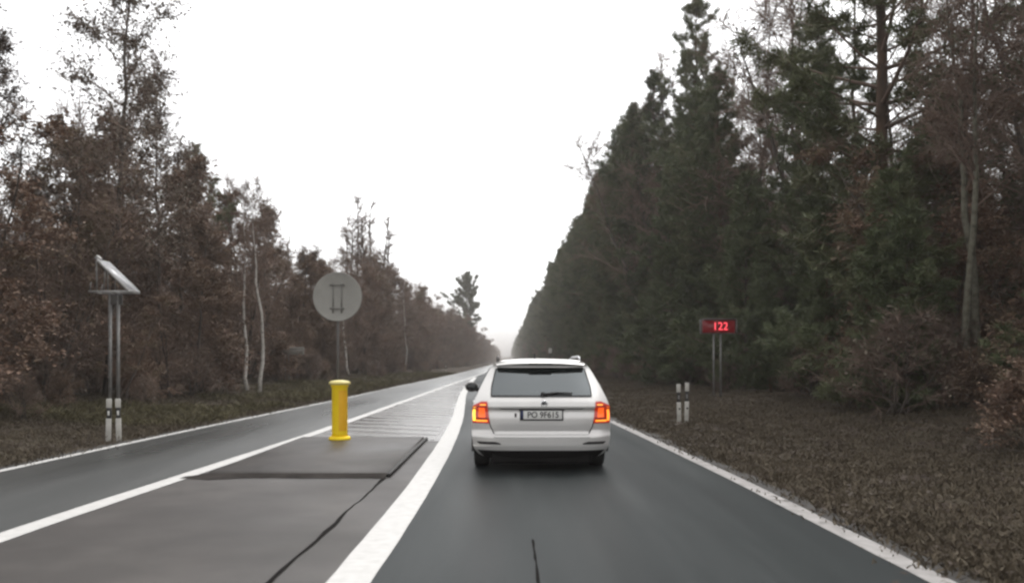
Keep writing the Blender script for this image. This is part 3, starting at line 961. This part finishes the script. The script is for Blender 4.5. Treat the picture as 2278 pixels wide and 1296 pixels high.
def make_decid(seed, H, base_f=.3, spread=.32, n1=26, n2=7, n3=6, leaves=0, leaf=.08, trunk_r=.09, up=.9, stems=1, bendx=0.0, kink=0.05, leaf_zone=(0, 1), tw=.0075, thick=1.0, fan=.16):
    r = np.random.RandomState(seed)
    tr, cr = MB(), MB()
    tips = []
    for s in range(stems):
        Hs = H * (1 if s == 0 else r.uniform(.7, .97))
        p0 = np.array([0, 0, 0.0]) if stems == 1 else np.append(r.normal(0, .12, 2), 0)
        lx, ly = (r.normal(0, .04) + bendx, r.normal(0, .04)) if stems == 1 else r.normal(0, fan, 2)
        zt = np.linspace(0, Hs, 14)
        wob = np.cumsum(r.normal(0, kink, (14, 2)), 0)
        wob -= wob[0]
        tp = np.stack([p0[0] + wob[:, 0] + lx * zt, p0[1] + wob[:, 1] + ly * zt, zt], -1)
        tr.tube(tp, np.maximum(trunk_r * (1 - .93 * (zt / Hs) ** .9), .006 * thick), 8)
        m1 = max(4, int(n1 / stems))
        for k in range(m1):
            t = base_f + (1 - base_f) * ((k + r.rand()) / m1)
            z = t * Hs
            p = np.array([np.interp(z, zt, tp[:, c]) for c in range(3)])
            a = r.uniform(0, 6.283)
            L = spread * H * (1.12 - t) ** .75 * r.uniform(.55, 1.2)
            el = r.normal(up * (.55 + .5 * t), .15)
            d = np.array([math.cos(a) * math.cos(el), math.sin(a) * math.cos(el), math.sin(el)])
            pts, _ = curve_pts(p, d, L, 5, r, (0, 0, .25), .09)
            r1 = max(.010 * thick, trunk_r * .34 * (1.1 - t))
            cr.tube(pts, np.linspace(r1, .006 * thick, 6), 5, 0, cap=False)
            for f in r.uniform(.15, 1, n2):
                q = f * 5
                kk_ = min(4, int(q))
                pp = pts[kk_] * (1 - (q - kk_)) + pts[kk_ + 1] * (q - kk_)
                d2 = rot_toward(d, 1, r, .5)[0]
                L2 = L * r.uniform(.25, .55) * (1.2 - .6 * f)
                p2, _ = curve_pts(pp, d2, L2, 3, r, (0, 0, .1), .12)
                cr.tube(p2, np.linspace(.011 * thick, .005 * thick, 4), 3, 0, cap=False)
                for g in r.uniform(.2, 1, n3):
                    q2 = g * 3
                    k3 = min(2, int(q2))
                    p3 = p2[k3] * (1 - (q2 - k3)) + p2[k3 + 1] * (q2 - k3)
                    d3 = rot_toward(d2, 1, r, .65)[0]
                    L3 = r.uniform(.25, .75) * (.5 + .06 * H)
                    p4, _ = curve_pts(p3, d3, L3, 2, r, (0, 0, -.15), .15)
                    cr.tube(p4, [tw, tw * .8, tw * .5], 3, 0, cap=False)
                    tips.append((p3, p4[1], p4[2]))
    if leaves:
        tips = np.array(tips)
        sel = tips
        zf = sel[:, 2, 2] / H
        ok = (zf >= leaf_zone[0]) & (zf <= leaf_zone[1])
        sel = sel[ok] if ok.any() else sel
        idx = r.randint(0, len(sel), leaves)
        f = r.rand(leaves, 1)
        c = sel[idx, 0] * (1 - f) + sel[idx, 2] * f + r.normal(0, .05, (leaves, 3))
        add_leaves(cr, c, leaf, r, 1)
    return tr, cr


MIX = bpy.data.collections.new("forest_mix")       # joined single-mesh versions for the uncountable woods behind
PROTO = {}


def register(key, parts, mats_t, mats_c, H, mix=True):
    tr, cr = parts
    mt = tr.mesh(key + "_trunk", mats_t, smooth=True)
    mc = cr.mesh(key + "_crown", mats_c)
    PROTO[key] = (mt, mc, H)


register("pineA", make_pine(1, 20, 5.0, 3.0, 1.05, .17), M_pbark, [M_twig, M_needle_d], 20)
register("pineB", make_pine(2, 20, 7.0, 2.6, 1.05, .16), M_pbark, [M_twig, M_needle_d], 20)
register("pineC", make_pine(3, 20, 3.2, 3.3, 1.0, .19), M_pbark, [M_twig, M_needle_d], 20)
register("youngA", make_pine(4, 8, .5, 2.1, 1.25, .08, shape='cone'), M_pbark, [M_twig, M_needle_d], 8)
register("youngB", make_pine(5, 8, .3, 2.4, 1.2, .08, shape='cone', droop=.25), M_bark, [M_twig, M_needle_d], 8)
register("bareA", make_decid(6, 14, .22, .27, 34, 7, 6, trunk_r=.11), M_bark, [M_twig, M_leaf_birch], 14)
register("bareB", make_decid(7, 14, .3, .24, 32, 8, 6, trunk_r=.10, stems=2, leaves=500, leaf=.09), M_bark, [M_twig, M_leaf_birch], 14)
register("birchA", make_decid(8, 12, .38, .22, 26, 7, 6, trunk_r=.115, kink=.07), M_birch, [M_twig, M_leaf_birch], 12)
register("birchB", make_decid(9, 12, .35, .22, 26, 7, 6, trunk_r=.12, kink=.10, leaves=700, leaf=.08), M_birch, [M_twig, M_leaf_birch], 12)
M_obark = noisy("olive_birch_bark", [(0.05, 0.046, 0.034), (0.11, 0.103, 0.078), (0.145, 0.137, 0.105)], scale=5, rough=0.8, spec=0.2, stretch=(1, 1, 1.2), positions=[.33, .45, .6])
register("birchOld", make_decid(29, 12, .42, .22, 24, 7, 6, trunk_r=.125, kink=.05, leaves=500, leaf=.08), M_obark, [M_twig, M_leaf_birch], 12)
register("birchLeaf", make_decid(10, 15, .22, .20, 40, 8, 6, trunk_r=.12, leaves=13000, leaf=.085, kink=.06), M_bark, [M_twig, M_leaf_birch], 15)
register("brownA", make_decid(11, 9, .12, .30, 26, 7, 5, trunk_r=.08, leaves=22000, leaf=.08), M_bark, [M_twig, M_leaf_b], 9)
register("brownB", make_decid(12, 9, .10, .26, 28, 7, 5, trunk_r=.07, leaves=14000, leaf=.08, stems=2), M_bark, [M_twig, M_leaf_b], 9)
register("thicket", make_decid(13, 9, .10, .22, 36, 8, 6, trunk_r=.06, stems=4, leaves=2600, leaf=.085), M_bark, [M_twig, M_leaf_b], 9)
register("shrubA", make_decid(14, 2.6, .08, .42, 30, 6, 5, trunk_r=.025, stems=6, leaves=4200, leaf=.07, up=.8, tw=.005), M_bark, [M_twig, M_leaf_b], 2.6)
register("shrubB", make_decid(15, 2.6, .06, .45, 34, 7, 6, trunk_r=.025, stems=7, leaves=700, leaf=.08, up=.8, tw=.005), M_bark, [M_twig, M_leaf_birch], 2.6)
register("farbare", make_decid(16, 17, .40, .14, 66, 4, 4, trunk_r=.22, stems=6, up=1.15, tw=.022, thick=6.0, fan=.055, kink=.07), M_bark, [M_twig, M_leaf_birch], 17)
register("farbirch", make_decid(17, 18, .38, .16, 48, 5, 5, trunk_r=.20, stems=3, up=1.1, tw=.018, thick=4.0, fan=.05), M_bark, [M_twig, M_leaf_birch], 18)
register("lonepine", make_pine(18, 22.5, 9.5, 4.9, .8, .25, needle=.45), M_pbark, [M_twig, M_needle_d], 22.5)
register("tallpine", make_pine(19, 23, 6.5, 3.4, 1.1, .2), M_pbark, [M_twig, M_needle_d], 23)

NAMES = {"pine": ("pine_tree", "pine"), "youn": ("young_conifer", "conifer"), "bare": ("bare_tree", "bare tree"), "birc": ("birch_tree", "birch"),
         "brow": ("brown_leaved_tree", "tree"), "thic": ("bare_thicket_tree", "tree"), "shru": ("shrub", "shrub"), "farb": ("bare_tree", "bare tree"),
         "lone": ("pine_tree", "pine"), "tall": ("pine_tree", "pine")}


def plant(key, x, y, h, label, group=None, rz=None, lean=0.0, fat=1.0, sink=0.08):
    mt, mc, H = PROTO[key]
    nm, cat = NAMES[key[:4]]
    s = h / H
    o = thing(nm, (x, y, float(ground_z(x, y)) - sink), label, cat, group, RNG.uniform(0, 6.28) if rz is None else rz, (s * fat, s * fat, s))
    o.rotation_euler.y = lean
    for n, me in (("trunk", mt), ("crown", mc)):
        c = bpy.data.objects.new(n, me)
        COL.objects.link(c)
        c.parent = o
    return o


# --- singled-out trees
plant("birchLeaf", -12.4, 25.0, 15.5, "tall sparse-leaved tree rising highest at the upper left", rz=.4)
plant("birchLeaf", -14.2, 22.6, 12.2, "sparse-leaved tree at the left picture edge, beside the tallest one", rz=2.2)
plant("birchLeaf", -12.3, 29.0, 11.4, "leafy tree right of the tallest left tree, spreading to the sky", rz=4.0)
plant("birchA", -10.75, 33.6, 8.2, "left of the two slim white birches standing beyond the solar panel", rz=.5)
plant("birchB", -10.15, 33.2, 8.5, "right, crooked one of two slim white birches beyond the solar panel", rz=3.6)
plant("birchA", -11.5, 59.0, 9.0, "white birch trunk just right of the round grey sign", rz=1.0)
plant("birchB", -11.2, 89.0, 10.0, "far slim white birch in the left wood, before the road vanishes", rz=2.0)
plant("birchA", -15.3, 66.0, 9.0, "short pale birch trunk left behind the round grey sign", rz=5.0)
plant("farbirch", -16.0, 84.0, 18.2, "left of the two tall bare trees above the left wood", rz=.3, fat=1.3)
plant("farbare", -13.6, 84.0, 17.0, "right, darker of the two tall bare trees above the left wood", rz=1.3, fat=1.25)
plant("lonepine", -9.9, 200.0, 22.9, "lone open-crowned pine against the sky above the far left wood", rz=.7)
plant("tallpine", 11.5, 50.0, 23.2, "tall pine standing out against the sky, first of the right wood's skyline", rz=.9)
plant("pineC", 10.4, 22.5, 21.0, "nearest big dark pine on the right, filling the picture height", rz=2.0, fat=1.15)
plant("birchOld", 10.1, 17.2, 10.5, "right of the two pale leaning birch trunks at the right picture edge", rz=.2, lean=rad(-4))
plant("birchOld", 9.7, 17.1, 9.6, "left of the two pale leaning birch trunks at the right picture edge", rz=1.9, lean=rad(-4))

for key, x, y, h, lab in (("pineB", -16.0, 42.0, 12.0, "short pine behind the white birches, breaking the left skyline"), ("brownB", -15.2, 39.0, 11.2, "brown-leaved tree left of the short skyline pine"),
                          ("thicket", -14.4, 44.0, 10.6, "bare many-stemmed tree right behind the white birches"), ("brownA", -14.6, 50.0, 10.4, "brown-leaved tree just right of the white birches' tops")):
    plant(key, x, y, h, lab, fat=1.2)

# --- right forest wall
R2 = np.random.RandomState(21)


CLEAR = [(.225, .30, 30), (.545, .63, 17.6), (-.305, -.245, 42), (-.35, -.295, 34.5), (-.207, -.18, 60), (-.132, -.115, 90)]


def blocks_view(x, y, *_):
    """keep the sight line to signs and singled-out birches clear of bushes"""
    return any(y < ym and lo < x / y < hi for lo, hi, ym in CLEAR)


def zone(x, y):
    p = 1128 + 1800 * x / y
    if x > 0:
        return ("at the right picture edge" if p > 1950 else "right of the red display" if p > 1660 else "around the red display" if p > 1530
                else "between car and red display" if p > 1340 else "far down the road above the car")
    return ("around the solar panel" if p < 340 else "between solar panel and white birches" if p < 520 else "between birches and round sign" if p < 690
            else "behind the round sign" if p < 860 else "far down the road on the left")


for y in np.concatenate([[31.5], np.arange(37, 150, 2.5)]):
    if 46 < y < 53:
        continue
    x = 9.5 + R2.uniform(-.5, .9)
    h = R2.uniform(18.2, 20.6) if y > 54 else R2.uniform(14, 16.5)
    if y < 36:
        x, h = x + 2.5, 14.0
    plant(["pineA", "pineB", "pineC"][R2.randint(3)], x, y + R2.uniform(-.6, .6), h, "tall pine in the right forest wall, " + zone(x, y), "pines of the right forest wall", fat=R2.uniform(.95, 1.2))
for y in np.arange(9, 110, 2.7):
    x, yj = 9.0 + R2.uniform(-.6, 1.4), y + R2.uniform(-1, 1)
    if blocks_view(x, yj, .225, .30, 30):
        continue
    plant(["youngA", "youngB"][R2.randint(2)], x, yj, R2.uniform(5.0, 9.0) if yj > 32 else R2.uniform(3.8, 6.2), "young green conifer in the lower storey, " + zone(x, yj), "young conifers of the right forest edge", fat=R2.uniform(1.0, 1.35))
for y in np.arange(10, 72, 2.6):
    x = 12.5 + R2.uniform(-1.5, 4.0)
    plant(["bareA", "bareB", "bareB"][R2.randint(3)], x, y + R2.uniform(-1, 1), R2.uniform(14, 21), "tall bare-twigged tree among the pines, " + zone(x, y), "bare trees of the right forest", fat=R2.uniform(1.0, 1.4))
for y in np.arange(11, 70, 3.0):
    x, yj = 7.9 + R2.uniform(-.5, 1.2), y + R2.uniform(-1, 1)
    if blocks_view(x, yj, .225, .30, 30):
        continue
    plant(["shrubA", "shrubB"][R2.randint(2)], x, yj, R2.uniform(1.2, 2.6), "brown shrub at the foot of the forest, " + zone(x, yj), "shrubs at the right forest edge", fat=R2.uniform(.9, 1.4))

# --- left forest wall
for y in np.arange(12, 150, 2.7):
    x = -13.4 + R2.uniform(-1.6, 1.2)
    h = R2.uniform(8.0, 10.4) if y < 70 else R2.uniform(9.5, 12.2)
    k = R2.choice(["brownA", "brownB", "thicket", "bareA", "brownA", "youngA"])
    if blocks_view(x, y):
        continue
    if k == "youngA" and y > 30:
        k = "thicket"
    if 45 < y < 75:
        h *= .9
    lab = {"brow": ("tall brown-leaved tree in the left wood", "brown-leaved trees of the left wood"), "thic": ("many-stemmed bare thicket tree in the left wood", "thicket trees of the left wood"),
           "bare": ("bare-twigged tree in the left wood", "bare trees of the left wood"), "youn": ("green conifer in the left wood", "conifers of the left wood")}[k[:4]]
    plant(k, x, y + R2.uniform(-1, 1), h, lab[0] + ', ' + zone(x, y), lab[1], fat=R2.uniform(.95, 1.3))
for y in np.arange(11, 120, 2.6):
    x = -11.6 + R2.uniform(-1.0, .8)
    k = R2.choice(["brownB", "thicket", "thicket", "brownA"])
    lab = {"brow": ("low brown-leaved tree edging the left wood", "low brown trees of the left forest edge"), "thic": ("low bare thicket edging the left wood", "low thickets of the left forest edge")}[k[:4]]
    y = y + R2.uniform(-1, 1)
    if blocks_view(x, y):
        continue
    plant(k, x, y, R2.uniform(3.0, 6.5), lab[0] + ', ' + zone(x, y), lab[1], fat=R2.uniform(1.0, 1.5))
for y in np.arange(14, 80, 2.6):
    x, y = -10.4 + R2.uniform(-.7, .7), y + R2.uniform(-1, 1)
    if blocks_view(x, y, -.305, -.245, 42):
        continue
    plant(["shrubA", "shrubB"][R2.randint(2)], x, y, R2.uniform(.8, 2.0), "brown shrub at the foot of the wood, " + zone(x, y), "shrubs at the left forest edge", fat=R2.uniform(.9, 1.4))


# --- woods behind the front rows and far along the road: one mass each
def scatter(name, keys, P, S, label, kind="stuff", tilt=0.05, seed=0, protos=None):
    r = np.random.RandomState(seed)
    coll = bpy.data.collections.new(name + "_sources")
    if protos is None:
        for n, k in enumerate(keys):
            mt, mc, H = PROTO[k]
            bm = bmesh.new()
            bm.from_mesh(mt)
            nf = len(bm.faces)
            bm.from_mesh(mc)
            bm.faces.ensure_lookup_table()
            for f in bm.faces[nf:]:
                f.material_index += 1
            me = bpy.data.meshes.new("%s_%02d" % (name, n))
            bm.to_mesh(me)
            bm.free()
            for m in list(mt.materials) + list(mc.materials):
                me.materials.append(m)
            o = bpy.data.objects.new("%s_%02d" % (name, n), me)
            coll.objects.link(o)
    else:
        for n, me in enumerate(protos):
            coll.objects.link(bpy.data.objects.new("%s_%02d" % (name, n), me))
    nk = len(keys) if protos is None else len(protos)
    n = len(P)
    me = bpy.data.meshes.new(name)
    me.from_pydata([tuple(p) for p in P], [], [])
    rot = np.stack([r.normal(0, tilt, n), r.normal(0, tilt, n), r.uniform(0, 6.283, n)], -1)
    a = me.attributes.new("rot", 'FLOAT_VECTOR', 'POINT')
    a.data.foreach_set("vector", rot.astype(np.float32).ravel())
    a = me.attributes.new("scl", 'FLOAT_VECTOR', 'POINT')
    a.data.foreach_set("vector", np.asarray(S, np.float32).ravel())
    a = me.attributes.new("idx", 'INT', 'POINT')
    a.data.foreach_set("value", r.randint(0, nk, n).astype(np.int32))
    o = bpy.data.objects.new(name, me)
    COL.objects.link(o)
    ng = bpy.data.node_groups.new(name, 'GeometryNodeTree')
    ng.interface.new_socket("Geometry", in_out='INPUT', socket_type='NodeSocketGeometry')
    ng.interface.new_socket("Geometry", in_out='OUTPUT', socket_type='NodeSocketGeometry')
    N, L = ng.nodes, ng.links
    gi, go = N.new("NodeGroupInput"), N.new("NodeGroupOutput")
    ip = N.new("GeometryNodeInstanceOnPoints")
    ci = N.new("GeometryNodeCollectionInfo")
    ci.inputs["Collection"].default_value = coll
    ci.inputs["Separate Children"].default_value = True
    ci.inputs["Reset Children"].default_value = True
    ip.inputs["Pick Instance"].default_value = True
    m2p = N.new("GeometryNodeMeshToPoints")
    L.new(gi.outputs[0], m2p.inputs["Mesh"])
    L.new(m2p.outputs[0], ip.inputs["Points"])
    L.new(ci.outputs[0], ip.inputs["Instance"])

    def attr(nm, t):
        q = N.new("GeometryNodeInputNamedAttribute")
        q.data_type = t
        q.inputs["Name"].default_value = nm
        return q.outputs["Attribute"]
    L.new(attr("idx", 'INT'), ip.inputs["Instance Index"])
    e2r = N.new("FunctionNodeEulerToRotation")
    L.new(attr("rot", 'FLOAT_VECTOR'), e2r.inputs[0])
    L.new(e2r.outputs[0], ip.inputs["Rotation"])
    L.new(attr("scl", 'FLOAT_VECTOR'), ip.inputs["Scale"])
    L.new(ip.outputs[0], go.inputs[0])
    o.modifiers.new("scatter", 'NODES').node_group = ng
    tag(o, label, kind=kind)
    return o


def belt(x0, x1, y0, y1, n, hs, seed, fat=(0.9, 1.2), sink=.1):
    r = np.random.RandomState(seed)
    x, y = r.uniform(x0, x1, n), r.uniform(y0, y1, n)
    z = ground_z(x, y) - sink
    h = r.uniform(hs[0], hs[1], n)
    f = r.uniform(fat[0], fat[1], n)
    return np.stack([x, y, z], -1), np.stack([h * f, h * f, h], -1)


def wood(name, keys, belts, Href, label, seed):
    P = np.concatenate([b[0] for b in belts])
    S = np.concatenate([b[1] for b in belts]) / Href
    return scatter(name, keys, P, S, label, seed=seed)


wood("forest", ["pineA", "pineB", "pineC", "pineA"], [belt(13, 50, 75, 170, 150, (15, 19.5), 31), belt(14, 45, 22, 75, 46, (10, 14.5), 30), belt(9.3, 12.5, 150, 420, 230, (18.5, 20.6), 32), belt(9.2, 12, 420, 1150, 400, (18.5, 20.6), 33)], 20,
     "dark pine forest behind and beyond the right tree wall", 41)
wood("forest", ["brownA", "thicket", "brownB", "thicket"], [belt(-60, -15.5, 5, 170, 520, (6.5, 9.5), 34), belt(-14.5, -10.5, 150, 420, 230, (9, 12), 35), belt(-14, -10.3, 420, 1150, 420, (9.5, 12.5), 36)], 9,
     "brown bare wood behind and beyond the left tree wall", 42)
wood("forest", ["youngA", "youngB", "brownB"], [belt(10.5, 50, 4, 60, 260, (4.0, 6.8), 37, (1.1, 1.6)), belt(10.5, 50, 55, 150, 260, (5, 10), 40, (1.0, 1.5)), belt(8.8, 11, 110, 500, 120, (4, 9), 38)], 8,
     "low green and brown storey inside the right forest", 43)
wood("forest", ["bareA", "bareB"], [belt(14, 50, 14, 120, 130, (13, 18), 46, (1.0, 1.4))], 14, "bare brown trees deep inside the right forest", 47)
wood("forest", ["thicket", "brownA", "brownB"], [belt(-60, 60, 1150, 1180, 130, (5.5, 7.5), 39, (1.2, 2.0))], 9, "low wood closing off the far end of the road", 44)
wood("undergrowth", ["shrubA", "shrubB"], [belt(9, 40, 6, 120, 420, (1.2, 2.6), 51, (1, 1.5)), belt(-45, -11, 8, 130, 520, (1.2, 2.8), 52, (1, 1.5)), belt(7.2, 9, 60, 300, 110, (.8, 2), 53, (1, 1.5)), belt(-11.2, -9.8, 70, 300, 120, (.8, 1.8), 54, (1, 1.5))], 2.6,
     "brown shrubby undergrowth filling the forest floor on both sides", 45)

# trees that share a look and a stretch of forest are told apart by their distance
ORD = ["nearest", "second nearest", "third nearest", "fourth nearest", "fifth nearest", "sixth nearest", "seventh nearest", "eighth nearest", "ninth nearest", "tenth nearest", "eleventh nearest", "twelfth nearest", "thirteenth nearest", "fourteenth nearest"]
by_label = {}
for o in list(COL.objects):
    if o.parent is None and "group" in o and "label" in o and "forest" in o["group"] + " forest" and "delineator" not in o.name:
        by_label.setdefault(o["label"], []).append(o)
for lab, os_ in by_label.items():
    if 1 < len(os_) <= 14 and "far down" not in lab:
        for k, o in enumerate(sorted(os_, key=lambda q: q.location.y)):
            o["label"] = ORD[k] + " " + lab

# ------------------------------------------------------------------ verge grass and fallen leaves
M_grass = noisy("dull_verge_grass", [(0.070, 0.056, 0.039), (0.084, 0.067, 0.046), (0.096, 0.078, 0.055)], scale=0.6, detail=3, rough=0.8, spec=0.15, obj_random=0.6, coords="Object")
M_dead = noisy("fallen_leaves", [(0.042, 0.031, 0.025), (0.058, 0.043, 0.034), (0.070, 0.056, 0.046)], scale=2, rough=0.8, spec=0.2, obj_random=0.5)


def tuft(seed, n, h, spread):
    r = np.random.RandomState(seed)
    mb = MB()
    b = np.append(r.normal(0, spread, (n, 2)), np.zeros((n, 1)), 1)
    d = np.stack([r.normal(0, .55, n), r.normal(0, .55, n), np.ones(n)], -1)
    L = h * r.uniform(.4, 1.2, (n, 1))
    s = np.cross(d, r.normal(size=(n, 3)))
    s /= np.linalg.norm(s, axis=1)[:, None]
    s *= .006
    mid = b + d * L * .55
    tip = b + d * L * .85 + np.stack([d[:, 0], d[:, 1], np.zeros(n)], -1) * L * .35
    v = np.stack([b - s, b + s, mid + s * .8, mid - s * .8, tip], 1).reshape(-1, 3)
    k = np.arange(n)[:, None] * 5
    mb.add(v, k + np.array([[3, 2, 4]]), k + np.array([[0, 1, 2, 3]]))
    return mb.mesh("grass_tuft", M_grass)


def leaf_patch(seed, n):
    r = np.random.RandomState(seed)
    mb = MB()
    c = np.stack([r.normal(0, .25, n), r.normal(0, .25, n), r.uniform(.008, .03, n)], -1)
    a = r.uniform(0, 6.28, n)
    A = np.stack([np.cos(a), np.sin(a), r.normal(0, .10, n)], -1)
    B = np.stack([-np.sin(a), np.cos(a), r.normal(0, .10, n)], -1)
    s = r.uniform(.02, .045, (n, 1))
    v = np.stack([c - A * s, c + B * s * .6, c + A * s, c - B * s * .6], 1).reshape(-1, 3)
    mb.add(v, None, np.arange(n * 4).reshape(-1, 4))
    return mb.mesh("leaf_patch", M_dead)


def verge_points(n, seed, y0, y1, dmin, dmax, pw=1.0, side=0, cull=1.0):
    r = np.random.RandomState(seed)
    y = y0 + (y1 - y0) * r.rand(n) ** 1.6
    d = dmin + (dmax - dmin) * r.rand(n) ** pw
    left = r.rand(n) < .5 if side == 0 else np.full(n, side < 0)
    x = np.where(left, left_edge(y) - .3 - d, right_edge(y) + .42 + d)
    keep = vnoise(x * .45, y * .45, seed + 3) > r.uniform(.2, .62, n) * cull
    x, y = x[keep], y[keep]
    return np.stack([x, y, ground_z(x, y) - .005], -1)


P = np.concatenate([verge_points(26000, 61, 3, 70, 0.02, 6.5, 1.0, cull=0.15), verge_points(1500, 62, 4, 60, 0.0, .3)])
s = np.random.RandomState(3).uniform(.5, 1.25, len(P))
scatter("verge_grass", [], P, np.stack([s * 1.2, s * 1.2, s], -1), "short dull olive grass along both verges", protos=[tuft(1, 44, .05, .15), tuft(2, 50, .042, .18), tuft(3, 34, .07, .14)], seed=5, tilt=.1)
M_grass_g = noisy("olive_verge_grass", [(0.070, 0.060, 0.034), (0.095, 0.084, 0.042), (0.115, 0.100, 0.056)], scale=0.5, detail=3, rough=0.8, spec=0.15, obj_random=0.6)
P = verge_points(6500, 65, 18, 95, 0.2, 4.5, 1.0, -1)
s = np.random.RandomState(9).uniform(.6, 1.4, len(P))
pr3 = [tuft(5, 34, .14, .11), tuft(6, 30, .20, .10)]
for m_ in pr3:
    m_.materials.clear()
    m_.materials.append(M_grass_g)
scatter("grass_strip", [], P, np.stack([s * 1.2, s * 1.2, s], -1), "olive grass strip between the oncoming lane and the left wood", protos=pr3, seed=8, tilt=.1)
P = verge_points(1600, 63, 3, 70, 0.1, 6.5)
s = np.random.RandomState(4).uniform(.7, 1.5, len(P))
scatter("fallen_leaves", [], P, np.stack([s, s, s], -1), "fallen brown leaves strewn over the verges", protos=[leaf_patch(1, 26), leaf_patch(2, 34)], seed=6, tilt=.02)

# ------------------------------------------------------------------ haze
M_haze = bpy.data.materials.new("veil_haze")  # thin volume added to lift the blacks and pale the distance
M_haze.use_nodes = True
nt = M_haze.node_tree
for n in list(nt.nodes):
    nt.nodes.remove(n)
ho = nt.nodes.new("ShaderNodeOutputMaterial")
pv = nt.nodes.new("ShaderNodeVolumePrincipled")
pv.inputs["Color"].default_value = (0.97, 0.92, 0.89, 1)
pv.inputs["Density"].default_value = 0.0007
pv.inputs["Anisotropy"].default_value = 0.0
nt.links.new(pv.outputs[0], ho.inputs["Volume"])
hz_ = MB().box((0, 590, 13.0), (2200, 1400, 30)).build("haze", M_haze)
tag(hz_, "thin pale haze over the whole road, added to lift the darks", kind="stuff")
